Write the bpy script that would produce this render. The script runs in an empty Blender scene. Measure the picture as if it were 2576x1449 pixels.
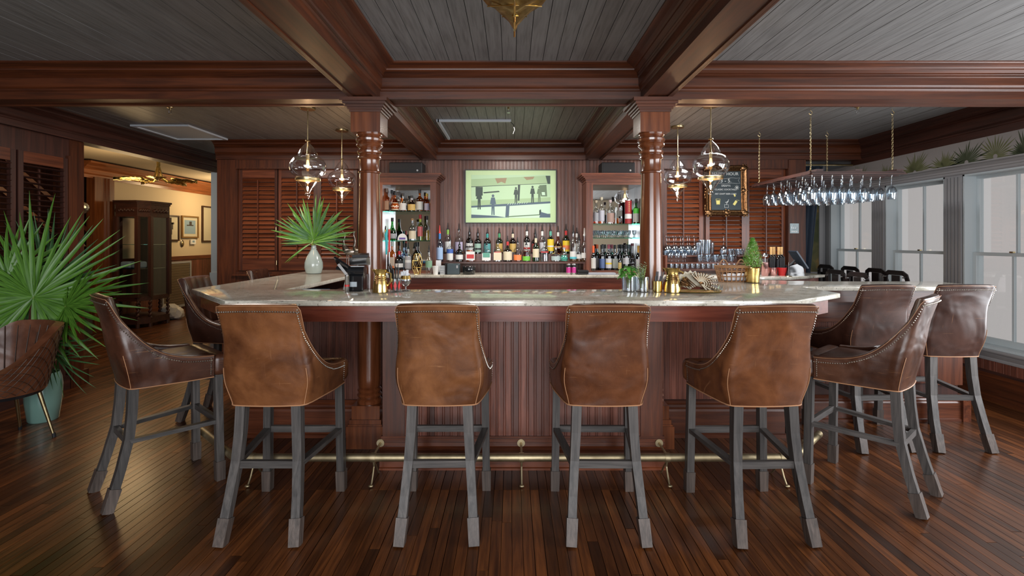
import bpy, bmesh, math, random
from mathutils import Vector, Matrix, Euler
random.seed(7)
C = bpy.context.scene.collection
SC = bpy.context.scene
PI = math.pi
F, H, CX, CY = 1250.0, 1.4, 1288.0, 605.0
def X(px, Y): return (px-CX)*Y/F           # photograph column at depth Y -> world x
def Z(py, Y): return H-(py-CY)*Y/F         # photograph row at depth Y -> world z
# ------------------------------------------------------------------ camera
cd = bpy.data.cameras.new('camera'); cam = bpy.data.objects.new('camera', cd); C.objects.link(cam)
cam.location = (0, 0, H); cam.rotation_euler = (PI/2, 0, 0)
cd.sensor_width = 36; cd.lens = 36*F/2576; cd.shift_y = -(724.5-CY)/2576; cd.clip_start = .05; cd.clip_end = 100
SC.camera = cam
# ------------------------------------------------------------------ light
w = bpy.data.worlds.new('sky'); SC.world = w; w.use_nodes = True
bg = w.node_tree.nodes['Background']; bg.inputs[0].default_value = (.60, .56, .55, 1); bg.inputs[1].default_value = .92
SC.view_settings.view_transform = 'Standard'; SC.view_settings.look = 'None'; SC.view_settings.gamma = 1
SC.view_settings.use_curve_mapping = False; SC.view_settings.exposure = 0.0
SC.cycles.max_bounces = 8; SC.cycles.transparent_max_bounces = 24; SC.cycles.glossy_bounces = 4; SC.cycles.diffuse_bounces = 4
SC.cycles.use_denoising = True; SC.cycles.caustics_reflective = False; SC.cycles.caustics_refractive = False
SC.cycles.sample_clamp_indirect = 4
def area(name, loc, rot, sx, sy, power, col):
    l = bpy.data.lights.new(name, 'AREA'); l.shape = 'RECTANGLE'; l.size = sx; l.size_y = sy; l.energy = power; l.color = col
    o = bpy.data.objects.new(name, l); C.objects.link(o); o.location = loc; o.rotation_euler = rot; return o
def point(name, loc, power, col, r=.05):
    l = bpy.data.lights.new(name, 'POINT'); l.energy = power; l.color = col; l.shadow_soft_size = r
    o = bpy.data.objects.new(name, l); C.objects.link(o); o.location = loc; return o
DAY = (.93, .96, 1.0)
for k, xx in enumerate((-1.05, 1.05)):      # daylight through the two broad windows of the wall behind the camera
    area('daylight_front', (xx, -2.38, 1.5), (PI/2, 0, 0), 1.9, 1.7, 125, DAY)
for yy in (3.05, 2.05, 1.05, .05):           # daylight through the right wall's windows nearer than the frame
    area('daylight_right', (4.16, yy, 1.25), (0, PI/2, 0), 1.45, .62, 40, DAY)
area('bar_fill', (0, 4.75, 2.5), (0, 0, 0), .5, .5, 34, (1, .93, .84))  # this and the next two: added fill lights, no fitting, to brighten the bar
area('bar_fill', (-2.6, 4.6, 2.5), (0, 0, 0), .5, .5, 26, (1, .9, .8))
area('bar_fill', (2.1, 4.75, 2.5), (0, 0, 0), .5, .5, 30, (.95, .97, 1))
point('hall_lamp', (-5.35, 6.9, 2.05), 26, (1, .68, .34), .3)
point('hall_lamp', (-5.7, 10.2, 2.15), 46, (1, .74, .40), .3)
# ------------------------------------------------------------------ materials
MATS = {}
def newmat(name):
    m = bpy.data.materials.new(name); m.use_nodes = True; nt = m.node_tree; b = nt.nodes['Principled BSDF']; MATS[name] = m
    return m, nt, b
def P(name, col, rough=.5, metal=0, coat=0, spec=None, emit=None, es=1):
    m, nt, b = newmat(name)
    b.inputs['Base Color'].default_value = (*col, 1); b.inputs['Roughness'].default_value = rough; b.inputs['Metallic'].default_value = metal
    b.inputs['Coat Weight'].default_value = coat; b.inputs['Coat Roughness'].default_value = .12
    if spec is not None: b.inputs['Specular IOR Level'].default_value = spec
    if emit: b.inputs['Emission Color'].default_value = (*emit, 1); b.inputs['Emission Strength'].default_value = es
    return m
def N(nt, t, **kw):
    n = nt.nodes.new(t)
    for k, v in kw.items():
        if k in n.inputs: n.inputs[k].default_value = v
        else: setattr(n, k, v)
    return n
def ramp(nt, stops):
    r = nt.nodes.new('ShaderNodeValToRGB'); e = r.color_ramp.elements
    while len(e) > 1: e.remove(e[-1])
    e[0].position = stops[0][0]; e[0].color = (*stops[0][1], 1)
    for p, c in stops[1:]:
        x = e.new(p); x.color = (*c, 1)
    return r
def mixc(nt, a, b, fac, mode='MIX'):
    m = nt.nodes.new('ShaderNodeMix'); m.data_type = 'RGBA'; m.blend_type = mode
    for s, v in ((0, fac), (6, a), (7, b)):
        if hasattr(v, 'is_output') or isinstance(v, bpy.types.NodeSocket): nt.links.new(v, m.inputs[s])
        elif s == 0: m.inputs[0].default_value = v
        else: m.inputs[s].default_value = (*v, 1)
    return m.outputs[2]
def wood(name, dark, light, axis='z', sc=14, rough=.3, coat=.5, tint=True, var=.45, bump=.15, knots=True):
    m, nt, b = newmat(name); L = nt.links.new
    tc = N(nt, 'ShaderNodeTexCoord'); oi = N(nt, 'ShaderNodeObjectInfo'); at = N(nt, 'ShaderNodeAttribute'); at.attribute_name = 'tint'
    mp = N(nt, 'ShaderNodeMapping'); s = [sc, sc, sc]; s['xyz'.index(axis)] = sc*.06; mp.inputs['Scale'].default_value = s
    addr = N(nt, 'ShaderNodeMath', operation='ADD'); L(oi.outputs['Random'], addr.inputs[0]); L(at.outputs['Fac'], addr.inputs[1])
    off = N(nt, 'ShaderNodeVectorMath', operation='SCALE'); off.inputs[0].default_value = (3.1, 7.7, 5.3); L(addr.outputs[0], off.inputs['Scale'])
    ad = N(nt, 'ShaderNodeVectorMath', operation='ADD'); L(tc.outputs['Object'], ad.inputs[0]); L(off.outputs[0], ad.inputs[1])
    L(ad.outputs[0], mp.inputs[0])
    n1 = N(nt, 'ShaderNodeTexNoise', Scale=1.0, Detail=5.0, Roughness=.65, Distortion=1.2); L(mp.outputs[0], n1.inputs['Vector'])
    mid = tuple((a+c)/2 for a, c in zip(dark, light))
    r = ramp(nt, [(.3, dark), (.5, mid), (.7, light)]); L(n1.outputs['Fac'], r.inputs[0])
    n2 = N(nt, 'ShaderNodeTexNoise', Scale=3.2, Detail=3.0); L(mp.outputs[0], n2.inputs['Vector'])
    f = N(nt, 'ShaderNodeMapRange'); L(n2.outputs['Fac'], f.inputs[0]); f.inputs[1].default_value = .45; f.inputs[2].default_value = .75; f.inputs[3].default_value = 0; f.inputs[4].default_value = .55
    c = mixc(nt, r.outputs[0], tuple(a*.4 for a in dark), f.outputs[0])
    fr = N(nt, 'ShaderNodeMath', operation='FRACT'); mu = N(nt, 'ShaderNodeMath', operation='MULTIPLY'); mu.inputs[1].default_value = 7.13
    L(addr.outputs[0], mu.inputs[0]); L(mu.outputs[0], fr.inputs[0])
    mr = N(nt, 'ShaderNodeMapRange'); L(fr.outputs[0], mr.inputs[0]); mr.inputs[3].default_value = 1-var; mr.inputs[4].default_value = 1+var*.7
    sc2 = N(nt, 'ShaderNodeVectorMath', operation='SCALE'); L(c, sc2.inputs[0]); L(mr.outputs[0], sc2.inputs['Scale'])
    L(sc2.outputs[0], b.inputs['Base Color'])
    b.inputs['Roughness'].default_value = rough; b.inputs['Coat Weight'].default_value = coat; b.inputs['Coat Roughness'].default_value = .18
    if bump:
        bp = N(nt, 'ShaderNodeBump', Strength=bump, Distance=.004); L(n1.outputs['Fac'], bp.inputs['Height']); L(bp.outputs[0], b.inputs['Normal'])
    return m
MD, ML = (.058, .0125, .0045), (.185, .050, .018)
for ax in 'xyz':
    wood('wood_'+ax, MD, ML, ax, 16, .40, .20)
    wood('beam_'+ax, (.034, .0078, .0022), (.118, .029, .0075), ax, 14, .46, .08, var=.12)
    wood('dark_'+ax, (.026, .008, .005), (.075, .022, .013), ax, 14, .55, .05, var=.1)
wood('bead', (.085, .024, .014), (.235, .080, .050), 'z', 22, .40, .18, var=.4)
wood('bead_back', (.080, .027, .016), (.20, .078, .050), 'z', 22, .42, .15, var=.35)
wood('slat', (.095, .022, .008), (.27, .075, .028), 'x', 20, .32, .4, var=.2)
wood('floor_wood', (.036, .0100, .0030), (.165, .052, .013), 'y', 22, .32, .2, var=.62)
wood('amber_wood', (.18, .052, .016), (.38, .13, .045), 'z', 14, .25, .6); wood('amber_wood_y', (.18, .052, .016), (.38, .13, .045), 'y', 14, .3, .4)
wood('column_wood', (.10, .026, .009), (.23, .070, .025), 'z', 13, .22, .7, var=.1)
wood('apron', (.11, .020, .010), (.27, .068, .036), 'x', 13, .28, .6, var=.1)
wood('grey_oak', (.038, .034, .032), (.105, .092, .084), 'z', 30, .55, .05, var=.25, bump=.35)
wood('grey_oak_x', (.038, .034, .032), (.102, .090, .082), 'x', 30, .55, .05, var=.25, bump=.35)
wood('grey_oak_y', (.038, .034, .032), (.102, .090, .082), 'y', 30, .55, .05, var=.25, bump=.35)
wood('foot_oak', (.050, .038, .032), (.13, .098, .082), 'z', 30, .5, .05, var=.15, bump=.3)
wood('ceiling_board', (.175, .172, .168), (.235, .232, .228), 'y', 20, .5, .05, var=.05, bump=.35)
def leather(name):
    m, nt, b = newmat(name); L = nt.links.new
    tc = N(nt, 'ShaderNodeTexCoord'); oi = N(nt, 'ShaderNodeObjectInfo')
    off = N(nt, 'ShaderNodeVectorMath', operation='SCALE'); off.inputs[0].default_value = (31, 17, 23); L(oi.outputs['Random'], off.inputs['Scale'])
    ad = N(nt, 'ShaderNodeVectorMath', operation='ADD'); L(tc.outputs['Object'], ad.inputs[0]); L(off.outputs[0], ad.inputs[1])
    n1 = N(nt, 'ShaderNodeTexNoise', Scale=5.0, Detail=7.0, Roughness=.62, Distortion=.4); L(ad.outputs[0], n1.inputs['Vector'])
    r = ramp(nt, [(.30, (.36, .30, .27)), (.5, (.82, .80, .78)), (.68, (1.3, 1.35, 1.35))]); L(n1.outputs['Fac'], r.inputs[0])
    c = mixc(nt, oi.outputs['Color'], r.outputs[0], 1.0, 'MULTIPLY')
    # scuffs: stretched thresholded noise in two slanted directions
    sc = None
    for k, (rot, s, th) in enumerate((((.2, .9, .5), (7, 7, 170), .735), ((.2, -1.1, .3), (150, 6, 6), .75))):
        mp = N(nt, 'ShaderNodeMapping'); mp.inputs['Rotation'].default_value = rot; mp.inputs['Scale'].default_value = s; L(ad.outputs[0], mp.inputs[0])
        n = N(nt, 'ShaderNodeTexNoise', Scale=1.0, Detail=2.0, Distortion=.6); L(mp.outputs[0], n.inputs['Vector'])
        g = N(nt, 'ShaderNodeMapRange'); L(n.outputs['Fac'], g.inputs[0]); g.inputs[1].default_value = th-.03; g.inputs[2].default_value = th+.03; g.inputs[4].default_value = .38
        c = mixc(nt, c, (.42, .20, .085), g.outputs[0])
    L(c, b.inputs['Base Color'])
    b.inputs['Roughness'].default_value = .36; b.inputs['Coat Weight'].default_value = .15; b.inputs['Coat Roughness'].default_value = .25
    n2 = N(nt, 'ShaderNodeTexNoise', Scale=4.2, Detail=2.0, Distortion=.5); L(ad.outputs[0], n2.inputs['Vector'])
    n3 = N(nt, 'ShaderNodeTexNoise', Scale=240.0, Detail=2.0); L(ad.outputs[0], n3.inputs['Vector'])
    b1 = N(nt, 'ShaderNodeBump', Strength=.85, Distance=.03); L(n2.outputs['Fac'], b1.inputs['Height'])
    b2 = N(nt, 'ShaderNodeBump', Strength=.12, Distance=.002); L(n3.outputs['Fac'], b2.inputs['Height']); L(b1.outputs[0], b2.inputs['Normal']); L(b2.outputs[0], b.inputs['Normal'])
    return m
leather('leather')
def stone():
    m, nt, b = newmat('stone'); L = nt.links.new
    tc = N(nt, 'ShaderNodeTexCoord')
    n1 = N(nt, 'ShaderNodeTexNoise', Scale=9.0, Detail=8.0, Roughness=.7); L(tc.outputs['Object'], n1.inputs['Vector'])
    r = ramp(nt, [(.32, (.45, .42, .34)), (.5, (.64, .60, .51)), (.68, (.78, .75, .66))]); L(n1.outputs['Fac'], r.inputs[0])
    v = N(nt, 'ShaderNodeTexVoronoi', Scale=95.0); L(tc.outputs['Object'], v.inputs['Vector'])
    vr = ramp(nt, [(0, (.45, .42, .35)), (.16, (.95, .95, .95)), (1, (1.05, 1.05, 1.05))]); L(v.outputs['Distance'], vr.inputs[0])
    v2 = N(nt, 'ShaderNodeTexNoise', Scale=70.0, Detail=2.0); L(tc.outputs['Object'], v2.inputs['Vector'])
    g = N(nt, 'ShaderNodeMapRange'); L(v2.outputs['Fac'], g.inputs[0]); g.inputs[1].default_value = .62; g.inputs[2].default_value = .70; g.inputs[4].default_value = .7
    c = mixc(nt, r.outputs[0], vr.outputs[0], .8, 'MULTIPLY'); c = mixc(nt, c, (.13, .11, .085), g.outputs[0])
    L(c, b.inputs['Base Color']); b.inputs['Roughness'].default_value = .09; b.inputs['Specular IOR Level'].default_value = .6
stone()
def glass(name, tint=(1, 1, 1), base=.06, edge=.75, rough=.02):
    m = bpy.data.materials.new(name); m.use_nodes = True; nt = m.node_tree; nt.nodes.clear(); MATS[name] = m
    o = N(nt, 'ShaderNodeOutputMaterial'); t = N(nt, 'ShaderNodeBsdfTransparent'); t.inputs[0].default_value = (*tint, 1)
    g = N(nt, 'ShaderNodeBsdfGlossy', Roughness=rough); g.inputs[0].default_value = (.95, .98, 1, 1)
    lw = N(nt, 'ShaderNodeLayerWeight', Blend=.35); mr = N(nt, 'ShaderNodeMapRange'); mr.inputs[3].default_value = base; mr.inputs[4].default_value = edge
    nt.links.new(lw.outputs['Facing'], mr.inputs[0]); mx = N(nt, 'ShaderNodeMixShader'); nt.links.new(mr.outputs[0], mx.inputs[0])
    nt.links.new(t.outputs[0], mx.inputs[1]); nt.links.new(g.outputs[0], mx.inputs[2]); nt.links.new(mx.outputs[0], o.inputs[0]); return m
glass('glass', (.93, .95, .96)); glass('glass_pendant', (.93, .92, .93), .05, .6); glass('glass_pane', (.97, .98, .98), .03, .4)
glass('glass_green', (.10, .42, .14), .06, .6); glass('glass_dark', (.03, .035, .03), .07, .6); glass('glass_amber', (.75, .32, .07), .06, .6)
glass('glass_blue', (.55, .72, .95), .08, .7); glass('glass_olive', (.38, .42, .10), .06, .6); glass('glass_shelf', (.45, .85, .75), .15, .8)
glass('glass_stem', (.86, .90, .93), .14, .95, .04); glass('glass_brown', (.25, .08, .03), .06, .6)
glass('liquid_amber', (.85, .38, .08), .03, .3); glass('liquid_gold', (.9, .75, .35), .03, .3); glass('liquid_red', (.55, .08, .03), .03, .3)
def brushed(name, c1, c2, sc=(3, 3, 90), rough=.28, bump=.1):
    m, nt, b = newmat(name); L = nt.links.new; tc = N(nt, 'ShaderNodeTexCoord'); mp = N(nt, 'ShaderNodeMapping'); mp.inputs['Scale'].default_value = sc
    L(tc.outputs['Object'], mp.inputs[0]); n = N(nt, 'ShaderNodeTexNoise', Scale=2.0, Detail=3.0); L(mp.outputs[0], n.inputs['Vector'])
    r = ramp(nt, [(.3, c1), (.7, c2)]); L(n.outputs['Fac'], r.inputs[0]); L(r.outputs[0], b.inputs['Base Color'])
    b.inputs['Metallic'].default_value = 1; b.inputs['Roughness'].default_value = rough
    bp = N(nt, 'ShaderNodeBump', Strength=bump, Distance=.002); L(n.outputs['Fac'], bp.inputs['Height']); L(bp.outputs[0], b.inputs['Normal']); return m
brushed('brass_dull', (.34, .27, .16), (.52, .43, .27), (8, 8, 8), .5); brushed('brass', (.42, .33, .17), (.62, .50, .28), (8, 8, 8), .32); brushed('gold', (.62, .42, .13), (.85, .62, .24), (6, 6, 60), .22, .2)
brushed('old_gold', (.08, .04, .02), (.30, .16, .07), (30, 30, 30), .38, .5); brushed('steel', (.5, .5, .5), (.7, .7, .7), (3, 3, 60), .25)
brushed('bronze', (.16, .13, .11), (.42, .38, .34), (14, 14, 14), .3, .2); brushed('nail', (.45, .42, .36), (.75, .70, .62), (50, 50, 50), .3, 0)
brushed('copper_rose', (.65, .32, .30), (.8, .45, .42), (3, 3, 60), .25); brushed('leaf_gold', (.38, .27, .08), (.68, .52, .2), (20, 20, 20), .28, .3)
P('mirror', (.85, .88, .88), .02, 1); P('black', (.012, .012, .014), .45); P('black_gloss', (.010, .011, .013), .12, 0, .5); P('white', (.75, .75, .74), .5)
P('paint_white', (.56, .62, .64), .4); P('paint_grey', (.33, .325, .33), .45); P('cream_wall', (.62, .50, .34), .7); P('cream_ceiling', (.60, .52, .40), .7)
P('piping', (.42, .21, .105), .5); P('speaker', (.010, .010, .012), .6); P('grille_cloth', (.016, .016, .018), .8)
P('track_white', (.55, .60, .66), .4); P('pot_green', (.20, .36, .31), .18, 0, .6); P('soil', (.03, .02, .015), .9)
P('vase', (.34, .40, .38), .2, 0, .5); P('bulb', (1, .6, .2), .3, emit=(1, .42, .10), es=7); P('red', (.55, .02, .02), .35); P('pink', (.62, .06, .30), .3, .4)
P('slate', (.022, .034, .040), .6); P('chalk', (.62, .64, .62), .8); P('chalk_yellow', (.62, .55, .18), .8); P('curtain', (.018, .030, .050), .75)
P('wicker', (.30, .15, .065), .6); P('straw', (.008, .008, .009), .35); P('napkin', (.72, .73, .76), .7); P('teal', (.02, .38, .44), .35)
P('mat_green', (.46, .62, .33), .5); P('photo_sky', (.40, .58, .36), .5); P('photo_sea', (.50, .70, .52), .5); P('photo_dark', (.022, .045, .035), .5)
P('photo_mid', (.10, .16, .09), .5); P('photo_blue', (.06, .10, .14), .5); P('photo_deck', (.30, .44, .24), .5); P('photo_rust', (.26, .19, .10), .5)
P('outlet', (.45, .52, .54), .4); P('ceramic', (.72, .72, .70), .3); P('dark_gap', (.006, .004, .004), .9); P('blue_pack', (.05, .15, .35), .4)
P('metal_chair', (.035, .03, .03), .25, .6); P('quartz', (.62, .58, .52), .5); P('frame_brown', (.05, .022, .012), .4); P('frame_gold', (.32, .19, .07), .4, .5)
P('paper_cream', (.55, .50, .38), .7); P('paper_blue', (.22, .32, .42), .6); P('ink', (.05, .04, .035), .7); P('vent_grille', (.26, .20, .12), .6)
P('shell_light', (.62, .55, .42), .35); P('feather_grey', (.25, .25, .25), .5)
def foliage(name, c1, c2, sc=6):
    m, nt, b = newmat(name); L = nt.links.new; tc = N(nt, 'ShaderNodeTexCoord'); n = N(nt, 'ShaderNodeTexNoise', Scale=float(sc), Detail=3.0)
    oi = N(nt, 'ShaderNodeObjectInfo'); ad = N(nt, 'ShaderNodeVectorMath', operation='ADD'); L(tc.outputs['Object'], ad.inputs[0]); L(oi.outputs['Random'], ad.inputs[1])
    L(ad.outputs[0], n.inputs['Vector']); r = ramp(nt, [(.3, c1), (.7, c2)]); L(n.outputs['Fac'], r.inputs[0]); L(r.outputs[0], b.inputs['Base Color'])
    b.inputs['Roughness'].default_value = .42; b.inputs['Transmission Weight'].default_value = 0; return m
foliage('palm', (.035, .115, .010), (.13, .31, .035)); foliage('palm_blue', (.035, .12, .035), (.12, .28, .10)); foliage('basil', (.06, .26, .03), (.16, .46, .08), 30)
foliage('herb', (.10, .20, .08), (.25, .38, .20), 30); foliage('conifer', (.06, .22, .02), (.20, .46, .07), 40); foliage('stem_green', (.14, .22, .05), (.30, .34, .08), 20)
def mural(name, bgc, c1, c2, sc):
    m, nt, b = newmat(name); L = nt.links.new; tc = N(nt, 'ShaderNodeTexCoord'); n = N(nt, 'ShaderNodeTexNoise', Scale=sc, Detail=4.0, Distortion=1.0)
    L(tc.outputs['Object'], n.inputs['Vector']); r = ramp(nt, [(.42, bgc), (.5, c1), (.62, c2)]); L(n.outputs['Fac'], r.inputs[0]); L(r.outputs[0], b.inputs['Base Color']); b.inputs['Roughness'].default_value = .7
mural('wallpaper_mural', (.42, .22, .06), (.12, .11, .04), (.05, .06, .02), 2.2)
P('wallpaper', (.30, .28, .27), .8); P('print_palm', (.13, .14, .06), .8); P('print_palm_dark', (.055, .07, .035), .8)
def labelmat(c):
    n = 'paint_%02x%02x%02x' % tuple(int(min(1, v)*255) for v in c)
    return n if n in MATS else (P(n, c, .45), n)[1]
# ------------------------------------------------------------------ mesh helpers
class MB:
    def __init__(s): s.v = []; s.f = []; s.t = []
    def add(s, vs, fs, tint=None):
        n = len(s.v); s.v += [tuple(p) for p in vs]; s.f += [tuple(i+n for i in f) for f in fs]
        s.t += [random.random() if tint is None else tint]*len(vs); return s
    def box(s, x0, x1, y0, y1, z0, z1, tint=0):
        return s.add([(x0,y0,z0),(x1,y0,z0),(x1,y1,z0),(x0,y1,z0),(x0,y0,z1),(x1,y0,z1),(x1,y1,z1),(x0,y1,z1)],
                     [(0,3,2,1),(4,5,6,7),(0,1,5,4),(1,2,6,5),(2,3,7,6),(3,0,4,7)], tint)
    def cbox(s, c, size, rot=(0,0,0), tint=0):
        M = Euler(rot).to_matrix(); a, b, d = size[0]/2, size[1]/2, size[2]/2
        vs = [Vector(c)+M@Vector((sx*a, sy*b, sz*d)) for sz in (-1,1) for sx, sy in ((-1,-1),(1,-1),(1,1),(-1,1))]
        return s.add(vs, [(0,3,2,1),(4,5,6,7),(0,1,5,4),(1,2,6,5),(2,3,7,6),(3,0,4,7)], tint)
    def rbox(s, x0, x1, y0, y1, z0, z1, r, seg=3):
        bm = bmesh.new(); bmesh.ops.create_cube(bm, size=1)
        for v in bm.verts: v.co = Vector(((x0+x1)/2+v.co.x*(x1-x0), (y0+y1)/2+v.co.y*(y1-y0), (z0+z1)/2+v.co.z*(z1-z0)))
        bmesh.ops.bevel(bm, geom=bm.edges[:], offset=r, segments=seg, profile=.5, affect='EDGES')
        s.add([v.co for v in bm.verts], [[v.index for v in f.verts] for f in bm.faces], 0) if not bm.verts.index_update() else 0
        bm.free(); return s
    def prism(s, pts, z0, z1, tint=0):          # pts counter-clockwise in xy
        n = len(pts)
        return s.add([(x,y,z0) for x,y in pts]+[(x,y,z1) for x,y in pts], [tuple(range(n))[::-1], tuple(range(n,2*n))]+[(i,(i+1)%n,(i+1)%n+n,i+n) for i in range(n)], tint)
    def extr(s, prof, a, b, out, up=(0,0,1), tint=0):   # profile (o,u) points extruded from a to b; o along 'out', u along 'up'
        a, b, out, up = Vector(a), Vector(b), Vector(out), Vector(up); n = len(prof)
        vs = [a+out*o+up*u for o,u in prof]+[b+out*o+up*u for o,u in prof]
        fs = [(i,(i+1)%n,(i+1)%n+n,i+n) for i in range(n)]+[tuple(range(n))[::-1], tuple(range(n,2*n))]
        if (b-a).cross(out).dot(up) > 0: fs = [f[::-1] for f in fs]
        return s.add(vs, fs, tint)
    def tube(s, pts, r, n=8, caps=True, flat=None):
        pts = [Vector(p) for p in pts]; rs = r if isinstance(r, (list, tuple)) else [r]*len(pts); vs = []; fs = []
        t0 = (pts[1]-pts[0]).normalized(); u = t0.orthogonal().normalized()
        for i, p in enumerate(pts):
            t = (pts[min(i+1, len(pts)-1)]-pts[max(i-1, 0)]).normalized()
            u = (u-t*u.dot(t)); u = u.normalized() if u.length > 1e-6 else t.orthogonal().normalized(); v = t.cross(u)
            for k in range(n):
                a = 2*PI*k/n; vs.append(p+(u*math.cos(a)+v*math.sin(a))*rs[i])
        for i in range(len(pts)-1):
            for k in range(n): fs.append((i*n+k, i*n+(k+1)%n, (i+1)*n+(k+1)%n, (i+1)*n+k))
        if caps: fs += [tuple(range(n))[::-1], tuple(range((len(pts)-1)*n, len(pts)*n))]
        return s.add(vs, fs, 0)
    def bar(s, pts, wx, wy, ax=(1,0,0)):        # square bar along a path, widths may vary per point
        pts = [Vector(p) for p in pts]; vs = []; fs = []; A = Vector(ax)
        for i, p in enumerate(pts):
            t = (pts[min(i+1, len(pts)-1)]-pts[max(i-1, 0)]).normalized(); u = (A-t*A.dot(t)).normalized(); v = t.cross(u)
            a = (wx[i] if isinstance(wx, (list, tuple)) else wx)/2; b = (wy[i] if isinstance(wy, (list, tuple)) else wy)/2
            for k, l in ((-1,-1),(1,-1),(1,1),(-1,1)): vs.append(p+u*a*k+v*b*l)
        for i in range(len(pts)-1):
            for k in range(4): fs.append((i*4+k, i*4+(k+1)%4, i*4+4+(k+1)%4, i*4+4+k))
        fs += [(3,2,1,0), tuple(range(len(pts)*4-4, len(pts)*4))]
        return s.add(vs, fs, 0)
    def lathe(s, prof, c=(0,0,0), n=20, sx=1, sy=1, closed=True):   # prof (r,z) bottom to top
        vs = []; fs = []; m = len(prof)
        for r, z in prof:
            for k in range(n):
                a = 2*PI*(k+.5)/n; vs.append((c[0]+r*math.cos(a)*sx, c[1]+r*math.sin(a)*sy, c[2]+z))
        for i in range(m-1):
            for k in range(n): fs.append((i*n+k, i*n+(k+1)%n, (i+1)*n+(k+1)%n, (i+1)*n+k))
        if closed:
            fs.append(tuple(range(n))[::-1]); fs.append(tuple(range((m-1)*n, m*n)))
        return s.add(vs, fs, 0)
    def ball(s, c, r, n=10, sx=1, sy=1, sz=1):
        return s.lathe([(r*math.sin(PI*i/n)+1e-5, -r*math.cos(PI*i/n)*sz) for i in range(n+1)], c, max(8, n), sx, sy)
    def build(s, name, mat, parent=None, smooth=False, loc=None, rot=None):
        me = bpy.data.meshes.new(name); me.from_pydata(s.v, [], s.f); me.materials.append(MATS[mat]); me.update()
        at = me.attributes.new('tint', 'FLOAT', 'POINT'); at.data.foreach_set('value', s.t)
        if smooth:
            me.polygons.foreach_set('use_smooth', [True]*len(me.polygons))
            try: me.set_sharp_from_angle(angle=math.radians(42))
            except Exception: pass
        o = bpy.data.objects.new(name, me); C.objects.link(o)
        if parent: o.parent = parent
        if loc: o.location = loc
        if rot: o.rotation_euler = rot
        return o
def share(name, me, parent=None, loc=(0,0,0), rot=(0,0,0), scale=(1,1,1)):
    o = bpy.data.objects.new(name, me); C.objects.link(o); o.location = loc; o.rotation_euler = rot; o.scale = scale
    if parent: o.parent = parent
    return o
def tag(o, label, cat, group=None, kind=None):
    o['label'] = label; o['category'] = cat
    if group: o['group'] = group
    if kind: o['kind'] = kind
    return o
def thing(name, label, cat, loc=(0,0,0), rz=0, group=None):
    o = bpy.data.objects.new(name, None); C.objects.link(o); o.location = loc; o.rotation_euler = (0,0,rz); o.empty_display_size = .1
    return tag(o, label, cat, group)
def struct(o): o['kind'] = 'structure'; return o
def sroot(name):
    o = bpy.data.objects.new(name, None); C.objects.link(o); return struct(o)
def kids(o): return [c for c in bpy.data.objects if c.parent == o]
def copy_tree(o, loc, rz=None, label=None, group=None, color=None):
    ch = {}
    for c in bpy.data.objects: ch.setdefault(c.parent, []).append(c)
    def rec(a, p):
        b = a.copy(); C.objects.link(b)
        if p: b.parent = p; b.matrix_parent_inverse = a.matrix_parent_inverse
        if color and a.type == 'MESH': b.color = color
        for k in ch.get(a, []): rec(k, b)
        return b
    r = rec(o, None); r.location = loc
    if rz is not None: r.rotation_euler = (0,0,rz)
    if label: r['label'] = label
    if group: r['group'] = group
    return r
# ================================================================== SETTING
CZ = 2.572
# ---- floor: narrow strip boards running away from the camera
fl = MB().box(-7.7, 4.4, -2.7, 12.7, -.06, -.012).build('floor', 'dark_y'); struct(fl)
brd = []
W0 = .05; x = -7.6; rr = random.Random(3)
while x < 4.34:
    y = 1.2+rr.uniform(-.8, 0); end = 12.6 if x < -3.9 else 6.75
    while y < end:
        L = rr.choice((.5, .8, 1.1, 1.5, 2.0, 2.4))*rr.uniform(.8, 1.15)
        if y < 2.79 < y+L+.25 and abs(x) < 1.9: L = max(.12, 2.79-y)
        y2 = min(y+L, end)
        a = max(y, 2.07); vis = 0
        if y2 > a:
            q = lambda yy: (CX+x*F/yy, CY+H*F/yy)
            cx_, cy_ = q((a+min(y2, a+.8))/2)
            if -40 < cx_ < 2600: vis = W0*F/a*(H*F/a-H*F/y2)
        brd.append((vis, x, y, y2)); y = y2
    x += W0
brd.sort(key=lambda b: -b[0])
def board_mb(m, x, y, y2):
    g = .0011 if rr.random() < .8 else .0022; t = rr.uniform(-.0005, .0003)
    return m.box(x+g, x+W0-g, y+g, y2-g, -.014, t, tint=rr.random())
for v, x, y, y2 in brd[:290]:
    o = board_mb(MB(), 0, 0, y2-y).build('floor_board', 'floor_wood', fl); o.location = (x, y, 0)
m = MB()
for v, x, y, y2 in brd[290:]: board_mb(m, x, y, y2)
o = m.build('floor_boards', 'floor_wood', fl); o['kind'] = 'stuff'
# ---- ceiling of narrow painted boards
ce = MB().box(-4.3, 4.4, -2.7, 7.15, CZ+.014, CZ+.08).build('ceiling', 'dark_gap'); struct(ce)
for (ya, yb) in ((-2.6, 3.45), (3.45, 6.7)):
    bm_ = MB().box(.0016, .0854, 0, yb-ya, 0, .014).build('tmp', 'ceiling_board'); me = bm_.data; bpy.data.objects.remove(bm_)
    for k in range(96):
        share('ceiling_board', me, ce, (-4.15+.087*k, ya, CZ+rr.uniform(-.0012, .0012)))
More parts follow.
